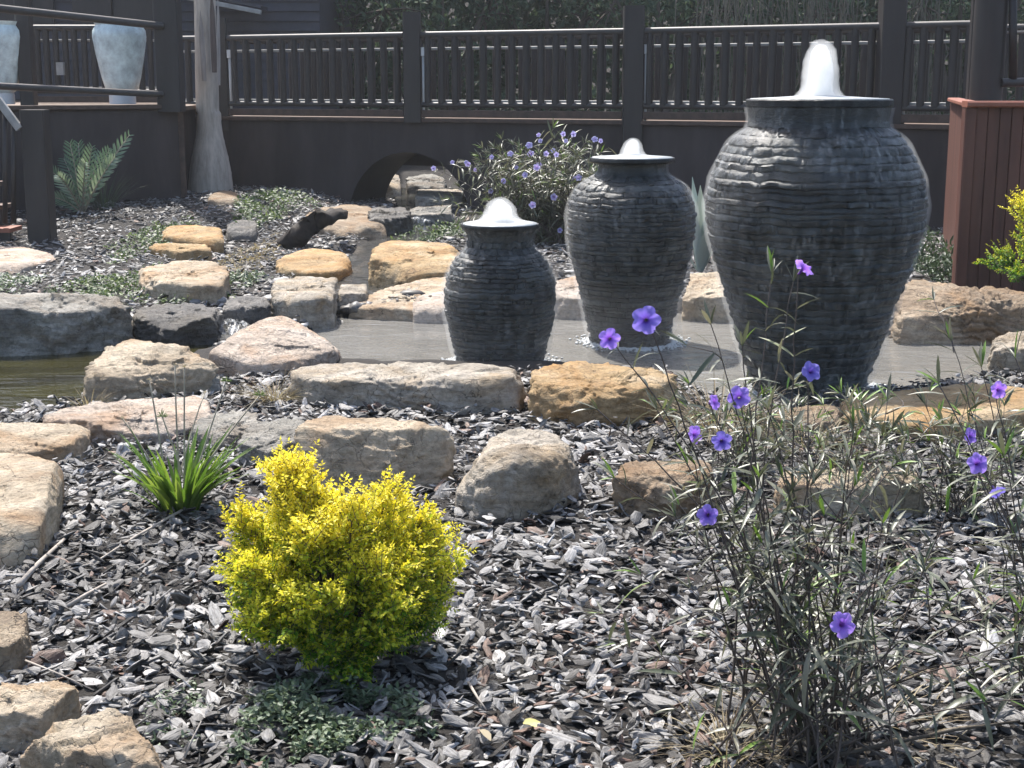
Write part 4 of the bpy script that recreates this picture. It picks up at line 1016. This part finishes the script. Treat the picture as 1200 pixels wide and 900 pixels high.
def flower_mesh(name, c, nrm, rad, mat, parent=None, tube=True, nt_=40):
    nrm = Vector(nrm).normalized(); x = nrm.cross(Vector((0, 0, 1)));
    x = x.normalized() if x.length > .01 else Vector((1, 0, 0)); y = nrm.cross(x)
    ph = rng.uniform(0, 6.28); V = []; T = []
    rs = [(.10, -1.0, .0), (.11, -.6, .0), (.17, -.25, .1), (.32, -.06, .3), (.6, .05, .7), (.85, .05, .9), (1., .0, 1.)]
    for k, (r, z, tn) in enumerate(rs):
        for i in range(nt_):
            th = 2 * math.pi * i / nt_
            lob = abs(math.cos(2.5 * (th + ph))) ** .55
            rr = r * (1 - (.30 * (1 - lob)) * min(1, r * 1.1)) * (1 + .03 * math.sin(7 * th + ph))
            wob = (.10 * math.sin(5 * th + ph * 3) + .07 * math.sin(11 * th + ph) - .12 * lob) * max(0, r - .25) * 1.2
            p = Vector(c) + (x * math.cos(th) + y * math.sin(th)) * rr * rad + nrm * (z * (.9 if z < -.3 else 1) + wob) * rad
            V.append(p[:]); T.append(tn)
    F = [[k * nt_ + i, k * nt_ + (i + 1) % nt_, (k + 1) * nt_ + (i + 1) % nt_, (k + 1) * nt_ + i] for k in range(len(rs) - 1) for i in range(nt_)]
    return mesh(name, V, [np.array(F)], mat, parent, True, {'tone': T})

def bez(a, b_, c, n): return [a * (1 - s) ** 2 + b_ * 2 * s * (1 - s) + c * s * s for s in np.linspace(0, 1, n)]
def ruellia(name, label, base, flowers, nstem, height, spread, leafL, fr, node=.055, bare=.35, seed=1, group=None, lean=(0, 0), stemr=.0034, petal=None, stems=None, dens=1., fl_face=None, side=.55):
    global rng
    keep = rng; rng = np.random.default_rng(seed)
    base = Vector(base); t = thing(name, label, 'flowering plant', base, group)
    mb = MB(); P, D, L, W, T, C = [], [], [], [], [], []
    def stem(b0, tip, r0, hasflower):
        d = tip - b0
        mid = b0.lerp(tip, .5) + Vector((rng.normal(0, .03), rng.normal(0, .03), 0)) + Vector((d.x, d.y, 0)) * -.12 + Vector((0, 0, d.length * .04))
        n = max(6, int(d.length / .05)); pts = bez(b0, mid, tip, n)
        pts = [p + Vector(unit(1)[0]) * .003 for p in pts[:-1]] + [pts[-1]]
        mb.tube(pts, list(np.linspace(r0, r0 * .38, n)), 5, False)
        ln = d.length; k = int(ln / node); ang = rng.uniform(0, 3.14)
        br = []
        for j in range(k):
            s = (j + .5) / k
            if s < bare and rng.random() > .25: continue
            p = b0 * (1 - s) ** 2 + mid * 2 * s * (1 - s) + tip * s * s
            ax = (pts[min(int(s * n) + 1, n - 1)] - pts[max(int(s * n) - 1, 0)]).normalized(); ang += 1.57 + rng.normal(0, .2)
            u = ax.cross(Vector((.3, .2, 1))); u = u.normalized() if u.length > .01 else Vector((1, 0, 0)); vv = ax.cross(u)
            for sg in (0, math.pi):
                if rng.random() > dens: continue
                dd = ax * rng.uniform(.2, .9) + (u * math.cos(ang + sg) + vv * math.sin(ang + sg))
                P.append(p[:]); D.append(dd[:]); l = leafL * rng.uniform(.5, 1.2) * (1.15 - .4 * s); L.append(l); W.append(l * rng.uniform(.07, .13)); C.append(rng.uniform(.0, .75))
                T.append(rng.beta(2, 2) * .95 if rng.random() > .07 else rng.uniform(.95, 1))
            if rng.random() < .22 and s > .3: br.append((p, ax))
        # leafy shoot at the tip
        if not hasflower:
            for j in range(int(9 * dens)):
                P.append(tip[:]); D.append(((tip - mid).normalized() + Vector(unit(1)[0]) * .6)[:]); l = leafL * rng.uniform(.3, .7); L.append(l); W.append(l * .13); C.append(rng.uniform(0, .3)); T.append(rng.beta(2, 2) * .9 if rng.random() > .2 else 1.)
        return br
    for (tip, nr, rad) in flowers:
        b0 = base + Vector((rng.normal(0, .03), rng.normal(0, .03), 0))
        if (tip - base).length > .0:
            stem(b0, tip - Vector(nr).normalized() * rad * .85, stemr, True)
        flower_mesh('flower', tip[:], nr, rad, petal or M_petal, t)
    for i in range(nstem):
        b0 = base + Vector((rng.normal(0, spread * .16), rng.normal(0, spread * .16), 0)); b0.z = base.z
        if stems and i < len(stems): tip = stems[i]
        else:
            ph = rng.uniform(0, 6.283); rr = spread * math.sqrt(rng.random()) * rng.uniform(.5, 1.1); h = height * rng.uniform(.45, 1.0) * (1 - .35 * (rr / spread) ** 2)
            tip = base + Vector((math.cos(ph) * rr + lean[0] * h, math.sin(ph) * rr * .8 + lean[1] * h, h))
        for (p, ax) in stem(b0, tip, stemr * rng.uniform(.75, 1.1), False):
            if rng.random() < side:
                q = p + (ax + Vector(unit(1)[0]) * .9).normalized() * rng.uniform(.08, .22) * height
                stem(p, q, stemr * .55, False)
    n = len(P); N = np.array([0, 0, 1.]) + unit(n) * .5
    v, f, m = leaves(np.array(P), np.array(D), N, np.array(L), np.array(W), np.array(C), 'lance', .18)
    mb.build('stem', M_stem, t, True)
    mesh('foliage', v, [f], L_ruellia, t, True, {'tone': tone_rep(np.clip(T, 0, 1), m)})
    rng = keep; return t
fc = lambda px, py, Y: ony(px, py, Y)
cam_dir = Vector((0, -1, .25))
def FL(px, py, Y, rad, nr=None): return (fc(px, py, Y), nr or (random.uniform(-.35, .35), -1, random.uniform(.1, .5)), rad)
b1 = onz(950, 884, 0)
ruellia('purple_ruellia', 'tall sparse purple flowered clump at the front right', b1,
        [FL(943, 313, 3.25, .026, (.5, .25, .5)), FL(951, 435, 3.2, .024), FL(866, 465, 3.1, .026), FL(838, 471, 3.3, .02, (.6, -.5, .3)), FL(988, 732, 2.85, .029), FL(829, 604, 3.0, .024),
         FL(815, 509, 3.25, .023, (.5, -.6, .2)), FL(846, 517, 3.2, .024), FL(757, 375, 2.95, .031, (-.1, -1, .15)), FL(714, 397, 3.05, .024)],
        54, .74, .62, .105, 0, seed=21, stemr=.0034, bare=.3, dens=.6, side=.6, group=None,
        stems=[fc(700, 480, 3.1), fc(833, 380, 3.1), fc(870, 405, 3.15), fc(905, 320, 3.35), fc(720, 560, 3.1), fc(930, 330, 3.3), fc(1000, 500, 3.1), fc(1060, 560, 3.1), fc(770, 480, 3.3), fc(900, 480, 3.2), fc(1040, 470, 3.3), fc(1110, 600, 3.0), fc(960, 520, 3.0), fc(890, 560, 2.9), fc(1090, 500, 3.2)])
b2 = onz(1195, 868, 0)
ruellia('purple_ruellia', 'purple flowered clump at the right edge with four blooms', b2 + Vector((0.12, 0, 0)),
        [FL(1146, 543, 3.1, .025), FL(1168, 578, 3.15, .023, (.2, -.6, -.5)), FL(1171, 457, 3.3, .022), FL(1138, 511, 3.35, .021, (.4, -.7, .2))],
        20, .80, .55, .11, 0, seed=33, stemr=.0034, bare=.35, dens=.62, stems=[fc(1115, 400, 3.4), fc(1190, 420, 3.3), fc(1100, 450, 3.35), fc(1150, 430, 3.4)])
for px, py, lab, nst, h, sd_ in ((868, 560, 'low tangled flowerless clump behind the front purple clump, left part', 44, .48, 41), (985, 585, 'low tangled flowerless clump behind the front purple clump, middle part', 46, .46, 42), (1120, 600, 'low tangled flowerless clump behind the right edge clump', 40, .50, 43)):
    ruellia('tangled_ruellia', lab, onz(px, py, 0), [], int(nst * .7), h * .9, .36, .12, 0, seed=sd_, stemr=.0026, bare=.1, dens=.6)
# lilac shrub by the bridge
bs = onz(640, 282, 0); fl = []
r9 = np.random.default_rng(77)
for (px, py) in ((508, 197), (530, 190), (548, 192), (620, 170), (631, 158), (633, 165), (660, 157), (663, 165), (648, 176), (622, 180), (640, 180), (652, 181), (697, 163), (704, 165), (672, 157), (605, 196), (629, 196), (632, 193), (598, 180), (576, 184), (671, 207), (678, 208), (557, 199), (649, 231), (575, 224), (624, 240), (656, 270), (546, 190), (590, 212), (615, 205)):
    fl.append((ony(px, py, bs.y + r9.uniform(-.75, -.2)), (r9.uniform(-.5, .5), -1, r9.uniform(0, .6)), r9.uniform(.021, .036)))
ruellia('lilac_shrub', 'dense pale lilac flowered shrub below the bridge wall', bs, fl, 84, 1.05, 1.15, .17, 0, seed=55, stemr=.005, bare=.1, petal=M_petalpale, dens=1., node=.07)

def tuft(name, label, cat, base, n, L, W, mat, spreadr=.06, upr=.9, curl=(.1, .6), prof='strap', fold=.25, seed=1, extra=None):
    global rng
    keep = rng; rng = np.random.default_rng(seed)
    base = Vector(base); t = thing(name, label, cat, base)
    ph = rng.uniform(0, 6.283, n); rr = spreadr * np.sqrt(rng.random(n))
    P = np.stack([base.x + rr * np.cos(ph), base.y + rr * np.sin(ph), np.full(n, base.z)], 1)
    D = np.stack([np.cos(ph) * rng.uniform(.1, 1, n), np.sin(ph) * rng.uniform(.1, 1, n), np.full(n, upr)], 1)
    N = -np.stack([np.cos(ph), np.sin(ph), np.full(n, -.6)], 1)
    N = np.where((D @ np.array([0, 0, 1.]))[:, None] > 0, np.stack([-np.cos(ph), -np.sin(ph), np.full(n, .8)], 1), N)
    LL = L * rng.uniform(.55, 1.1, n)
    v, f, m = leaves(P, D, N, LL, W * rng.uniform(.7, 1.2, n), rng.uniform(*curl, n), prof, fold)
    mesh('foliage', v, [f], mat, t, True, {'tone': tone_rep(rng.beta(2, 2, n), m)})
    rng = keep; return t
# strappy clump with seed stalks
b3 = onz(213, 598, 0)
t = tuft('strappy_clump', 'bright green strappy clump with bare seed stalks on the grey mulch', 'plant', b3, 105, .30, .019, L_strap, .075, 1.35, (.05, .45), seed=12)
for (px, py, head) in ((265, 447, 1), (305, 463, 1), (190, 488, 1), (205, 428, 0), (216, 430, 0), (175, 445, 0), (143, 490, 0), (240, 460, 0)):
    tip = ony(px, py, b3.y + random.uniform(-.1, .25)); mb = MB(); b0 = b3 + Vector((random.uniform(-.04, .04), random.uniform(-.04, .04), 0))
    mid = b0.lerp(tip, .5) + Vector((random.uniform(-.01, .01), 0, .03)); mb.tube(bez(b0, mid, tip, 8), list(np.linspace(.004, .0026, 8)), 6)
    st_ = mb.build('stalk', M_greenstem, t, True)
    n = 26; d = unit(n); d[:, 2] = np.abs(d[:, 2]) * .8
    l = rng.uniform(.02, .035, n) if head else rng.uniform(.006, .014, n)
    v, f, m = leaves(np.repeat(np.array([tip[:]]), n, 0), d, unit(n), l, l * .16, np.zeros(n), 'dia')
    mesh('seed_head', v - np.array(t.location), [f], L_coverb if head else L_dry, st_, True, {'tone': tone_rep(rng.uniform(.6, 1, n), m)})
# cycad
b4 = ony(97, 252, 16.0); t = thing('cycad', 'blue green cycad with upright feathery fronds against the deck wall', 'cycad', b4)
P, D, N, L, W, T, C = [], [], [], [], [], [], []; 
for (px, py, dy) in ((82, 168, 0), (92, 168, .2), (108, 172, -.2), (128, 176, .1), (152, 158, 0), (148, 165, .4), (58, 198, -.1), (68, 205, -.4), (60, 232, -.3), (135, 185, -.3), (118, 180, .4), (100, 190, -.5), (75, 186, .4)):
    tip = ony(px, py, 16. + dy); mid = b4.lerp(tip, .55) + Vector((0, 0, .1)); pts = bez(b4, mid, tip, 26); mb = MB()
    mb.tube(pts, list(np.linspace(.012, .004, 26)), 5); mb.build('frond_stem', M_greenstem, t, True)
    PP, DD, NN, LL = [], [], [], []
    for j in range(4, 26):
        ax = (pts[min(j + 1, 25)] - pts[j - 1]).normalized(); sd3 = ax.cross(Vector((0, -.95, .3))).normalized()
        for k in range(2):
            if (j + k) % 2: continue
            pp = pts[j - 1].lerp(pts[j], k * .5)
            for sg in (-1, 1):
                PP.append(pp[:]); DD.append((ax * 1.0 + sd3 * sg * .8 + Vector((0, -.45, 0)))[:]); NN.append((0, -1, .5)); LL.append(.125 * math.sin(math.pi * min(1, (j - 2) / 25.)) ** .6 + .02)
    n = len(PP); v, f, m = leaves(np.array(PP), np.array(DD), np.array(NN), np.array(LL), np.full(n, .014), rng.uniform(0, .2, n), 'lance')
    mesh('frond', v, [f], L_cycad, t, True, {'tone': tone_rep(np.clip(rng.normal(.35 + .3 * (dy < 0) + .25 * (px > 120), .15), 0, 1) + rng.normal(0, .08, n), m)})
tuft('grass_tuft', 'wispy dark grass tuft between the cycad and the deck wall corner', 'grass tuft', ony(122, 246, 16.3), 60, .5, .006, L_conifer, .12, 1.2, (.1, .5), 'strap', seed=3)
# agave between the urns
tuft('agave', 'pale grey agave between the middle urn and the tallest urn', 'agave', ony(820, 318, 11.2), 17, .80, .09, L_agave, .03, 1.6, (-.05, .25), 'lance', .3, seed=9)
# low shrub beside the timber box
def cover(name, label, cx, cy_, zb, rx, ry, h, n, l, mat, seed, wr=.5, kind=None, cat='ground cover', up=.5):
    global rng
    keep = rng; rng = np.random.default_rng(seed)
    a = rng.uniform(0, 6.283, n); r = np.sqrt(rng.random(n)) * (1 + .25 * np.sin(a * 3 + seed) + .15 * np.sin(a * 7 + seed * 2))
    X = cx + rx * r * np.cos(a); Y = cy_ + ry * r * np.sin(a)
    cl = fbm(np.stack([X * 9, Y * 9, X * 0 + seed], 1), 2, seed); k = cl > -.35; X, Y, r, cl = X[k], Y[k], r[k], cl[k]; n = len(X)
    Z = G(X, Y) + zb + rng.random(n) ** 1.2 * h * np.clip(1.15 - r * .6, .2, 1) * (.7 + .6 * cl)
    D = unit(n); D[:, 2] = np.abs(D[:, 2]) * up + .15
    v, f, m = leaves(np.stack([X, Y, Z], 1), D, unit(n) * .6 + np.array([0, 0, 1]), l * rng.uniform(.6, 1.25, n), l * wr * rng.uniform(.7, 1.2, n), rng.uniform(0, .3, n), 'oval', .15)
    o = mesh(name, v, [f], mat, None, True, {'tone': tone_rep(np.clip(rng.beta(2, 2, n) + cl * .2, 0, 1), m)}, (cx, cy_, g1(cx, cy_) + zb))
    tag(o, label, cat, kind=kind); rng = keep; return o
def cover_px(name, label, px, py, hw, hh, h, n, l, mat, seed, **k):
    c = onz(px, py, 0); e = onz(px + hw, py, 0); f0 = onz(px, py + hh, 0); f1 = onz(px, py - hh, 0)
    return cover(name, label, c.x, (f0.y + f1.y) / 2, 0, e.x - c.x, (f1.y - f0.y) / 2, h, n, l, mat, seed, **k)
cover_px('ground_cover', 'grey green small leaved ground cover at the bottom edge below the golden bush', 372, 856, 112, 50, .09, 4600, .019, L_cover, 2, kind='stuff')
cover_px('ground_cover', 'thin grey green sprig of ground cover between the corner boulder and the golden bush', 205, 845, 40, 40, .05, 500, .014, L_cover, 3, kind='stuff')
cover_px('ground_cover', 'wide green ground cover patch above the grey bank boulder', 140, 340, 62, 24, .08, 2600, .035, L_coverb, 4, kind='stuff')
cover_px('ground_cover', 'green ground cover patch beside the low orange stone', 172, 288, 34, 18, .08, 1300, .04, L_coverb, 5, kind='stuff')
cover_px('ground_cover', 'green ground cover patch spilling over the tan sandstone block', 225, 350, 40, 8, .09, 700, .03, L_coverb, 14, kind='stuff')
cover_px('ground_cover', 'mounded green ground cover between the palm trunk and the brown boulder', 315, 262, 38, 16, .18, 1700, .05, L_coverb, 6, kind='stuff')
cover_px('ground_cover', 'pale weedy ground cover at the left edge above the bank boulder', 10, 338, 34, 12, .09, 600, .035, L_cover, 16, kind='stuff')
cover_px('ground_cover_plant', 'tiny bright green sprout in front of the orange tan rock', 658, 484, 20, 5, .05, 260, .022, L_coverb, 7)
cover_px('ground_cover_plant', 'small bright green sprout on the far right of the orange slab', 1122, 512, 16, 6, .10, 160, .03, L_coverb, 17)
cover_px('ground_cover_plant', 'low dark green shrub at the wall beside the timber box', 1092, 322, 28, 12, .42, 1500, .06, L_conifer, 8, wr=.28, cat='shrub', up=1.2)
cover_px('ground_cover', 'yellowish ground cover on the bank between the arch and the yellow boulder', 505, 272, 42, 12, .16, 1100, .06, L_coverb, 9, wr=.3, kind='stuff')
cover_px('ground_cover', 'brownish low weeds on the gravel beside the yellow wedge stone', 292, 305, 30, 22, .05, 700, .035, L_dry, 10, kind='stuff')
cover_px('ground_cover', 'mossy weeds at the foot of the brown boulder', 285, 332, 22, 9, .07, 500, .035, L_cover, 19, kind='stuff')
# dry tufts
tuft('dry_grass_tuft', 'dry straw tuft on the ledge behind the grey ledge rock', 'dry grass', onz(322, 468, .02), 150, .17, .003, L_dry, .09, .6, (.2, .9), seed=23)
tuft('dry_grass_tuft', 'dry straw tuft under the tangled stems near the orange tan rock', 'dry grass', onz(840, 500, 0), 220, .26, .004, L_dry, .2, .6, (.2, .9), seed=24)
tuft('dry_grass_tuft', 'dry straw tuft between the low brown rock and the orange slab', 'dry grass', onz(940, 520, 0), 150, .2, .004, L_dry, .22, .5, (.2, .9), seed=25)
tuft('dry_grass_tuft', 'pale dry grass at the foot of the front purple clump', 'dry grass', onz(850, 880, 0), 120, .12, .003, L_dry, .10, .5, (.2, .9), seed=26)
tuft('dry_grass_tuft', 'straw litter among the stems of the front purple clump', 'dry grass', onz(985, 850, 0), 90, .16, .004, L_dry, .26, .4, (.2, .9), seed=27)
tuft('grass_tuft', 'small green shoots under the left edge of the cream boulder', 'grass tuft', onz(105, 480, 0), 40, .12, .004, L_dry, .05, 1., (.2, .6), seed=28)
# sticks lying on the mulch
def stick(name, label, pts, r, mat=M_twig, cat='twig', n=7):
    P = [onz(a, b_, z) for a, b_, z in pts]; mb = MB(); m = len(P)
    rad = [r * (1 - .5 * i / (m - 1)) for i in range(m)]
    o = mb.tube(P, rad, n).build(name, mat, None, True, tuple(P[0])); return tag(o, label, cat)
stick('twig', 'long thin pale twig lying from the strappy clump across the mulch', [(213, 598, .04), (160, 628, .035), (110, 660, .03), (62, 672, .03)], .005)
stick('twig', 'thick bleached stick lying beside the dark fronted slab', [(22, 686, .035), (45, 660, .04), (75, 632, .035)], .010)
stick('twig', 'pale split stick on the mulch left of the golden bush', [(80, 710, .035), (100, 697, .04), (124, 684, .035)], .007)
stick('twig', 'thin curved twig beside the corner rocks', [(30, 774, .04), (70, 790, .045), (110, 809, .03)], .003)
stick('twig', 'short straw twig on the dark mulch at the bottom', [(549, 800, .035), (560, 818, .04), (570, 832, .03)], .004)
stick('twig', 'bent dry branch lying at the foot of the front purple clump', [(965, 888, .03), (1040, 872, .06), (1120, 855, .06), (1195, 845, .05)], .006, M_bark)
stick('twig', 'upright pale twig beside the bottom ground cover', [(216, 888, .03), (226, 865, .06), (236, 845, .09)], .003)
o = stick('driftwood_log', 'dark charred log leaning on the brown boulder by the arch', [(336, 290, .0), (343, 285, .05), (350, 277, .11), (357, 270, .19), (366, 264, .22), (374, 257, .30), (384, 256, .27), (392, 250, .31), (401, 252, .26)], .12, M_log, 'log', 14)
for v_, d_ in zip(o.data.vertices, fbm(np.array([v.co for v in o.data.vertices]) * 11, 4, 77)): v_.co += v_.co.normalized() * 0 + Vector((d_ * .03, float(d_) * .02, float(d_) * .045))
# fallen leaves
for (px, py, l, lab, mt, yaw) in ((613, 848, .045, 'yellow fallen leaf on the mulch at the bottom', 1, .4), (628, 852, .035, 'smaller yellow fallen leaf beside the first at the bottom', .8, 2.), (575, 868, .09, 'long dry straw coloured leaf on the mulch at the bottom', .3, 1.9)):
    p = onz(px, py, .045); n = 1
    v, f, m = leaves(np.array([p[:]]), np.array([(math.cos(yaw), math.sin(yaw), .15)]), np.array([(0, -.3, 1)]), np.array([l]), np.array([l * (.5 if mt > .5 else .2)]), np.array([.3]), 'oval', .12)
    tag(mesh('fallen_leaf', v, [f], L_fallen if mt > .5 else L_dry, None, True, {'tone': np.full(m, .8)}, p[:]), lab, 'leaf')

# ------------------------------------------------------------------ trees behind the deck
def tree(label, px, Y, lobes, nleaf, leafL, seed, trunk_r=.12):
    global rng
    keep = rng; rng = np.random.default_rng(seed)
    b0 = ony(px, 150, Y); b0.z = 0; t = thing('background_tree', label, 'tree', b0, 'trees behind the bridge')
    mb = MB(); P = []; 
    for (dx, dz, r) in lobes:
        c = b0 + Vector((dx, rng.normal(0, .5), dz)); m = b0 + Vector((dx * .2, 0, dz * .55))
        mb.tube(bez(b0, m, c, 8), list(np.linspace(trunk_r, .02, 8)), 7, False)
        n = int(nleaf * r * r)
        d = unit(n); rr = r * rng.random(n) ** .33
        q = d * rr[:, None] * np.array([1, .8, .85]); cl = fbm(q * 2.6 + seed, 3, seed)
        q = q[cl > -.12] + np.array(c[:]); P.append(q)
        for j in range(7):
            e = c + Vector(unit(1)[0]) * r * .85; mb.tube([c, c.lerp(e, .5) + Vector((0, 0, .05)), e], [.025, .015, .005], 4, False)
    P = np.concatenate(P); n = len(P); D = unit(n) + np.array([0, 0, -.25])
    v, f, m = leaves(P, D, unit(n) * .7 + np.array([0, 0, .8]), leafL * rng.uniform(.6, 1.3, n), leafL * .45 * rng.uniform(.6, 1.2, n), rng.uniform(0, .3, n), 'dia', .15)
    mesh('trunk', np.concatenate(mb.v), [np.array(x) for x in mb.f.values()], M_bark, t, True)
    mesh('crown', v, [f], L_tree, t, False, {'tone': tone_rep(rng.beta(2, 2, n), m)})
    rng = keep
for i, (px, lab) in enumerate(((405, 'leafy tree overhanging the dark house behind the bridge'), (520, 'rounded leafy tree behind the post above the arch'), (640, 'leafy tree behind the bridge span above the lilac shrub'), (770, 'dark leafy tree just right of the post above the middle urn'), (900, 'leafy tree behind the tallest water jet'), (1020, 'leafy tree behind the post right of the tallest jet'), (1120, 'leafy tree behind the thick round post'))):
    Y = 26.6 + (i % 3) * 1.1
    tree(lab, px, Y, [(-.7, 1.2, .9), (.6, 1.0, .9), (0, 2.1, 1.0), (-.8, 2.9, .95), (.8, 2.8, 1.0), (0, 3.3, .8), (.9, 3.2, .7), (-.9, 3.3, .7)], 560, .13, 60 + i)
# hanging vines
for i, px in enumerate((840, 870, 935, 975, 1075)):
    keep = rng; rng = np.random.default_rng(90 + i); mb = MB(); P = []; c = ony(px, 30, 25.3 + .2 * i)
    for j in range(26):
        x = c.x + rng.normal(0, .28); y = c.y + rng.normal(0, .2); pts = [Vector((x + rng.normal(0, .05), y, z)) for z in np.linspace(.4, 3.7, 9)]
        mb.tube(pts, [.009] * 9, 4, False)
    o = mb.build('hanging_vine', plain('dry_vine_%s' % 'abcde'[i], (.15, .14, .11), .8, .3, 9, .2, 0), None, True, (c.x, c.y, 0))
    tag(o, 'curtain of dry hanging vines, %s' % ['left of the tallest jet', 'nearest left of the tallest jet', 'just behind the tallest jet', 'between the jet and the post on its right', 'between that post and the thick round post'][i], 'vine', 'dry vines behind the bridge'); rng = keep
# far wood closing the view
n = 52000; P = np.stack([rng.uniform(-15, 17, n), rng.uniform(28.5, 33, n), rng.uniform(0, 8, n)], 1)
v, f, m = leaves(P, unit(n), unit(n) * .7 + np.array([0, 0, .8]), rng.uniform(.2, .45, n), rng.uniform(.1, .22, n), rng.uniform(0, .3, n), 'dia', .15)
tag(mesh('distant_wood', v, [f], L_tree, None, False, {'tone': tone_rep(rng.beta(2, 2.5, n) * .8, m)}), 'dense dark wood closing the view behind the trees', 'wood', kind='stuff')

# ------------------------------------------------------------------ mist over the fountain pond
c = ony(760, 400, 8.3); D, Fc = ico(4)
V = D * np.array([1.95, 1.15, .42]) + np.array([c.x, c.y + .1, WZ + .06])
tag(mesh('mist', V, [Fc], V_mist), 'thin mist hanging over the fountain pond', 'mist', kind='stuff')

# ------------------------------------------------------------------ haze
V_haze = vol_mat('garden_haze', .0008, (.93, .96, 1.0), .2)
o = MB().add([(x, y, z) for z in (-1.5, 21) for x, y in ((-160, -70), (160, -70), (160, 310), (-160, 310))], [[0, 3, 2, 1], [4, 5, 6, 7], [0, 1, 5, 4], [1, 2, 6, 5], [2, 3, 7, 6], [3, 0, 4, 7]]).build('haze', V_haze)
tag(o, 'thin bright haze filling the garden', 'haze', kind='stuff')
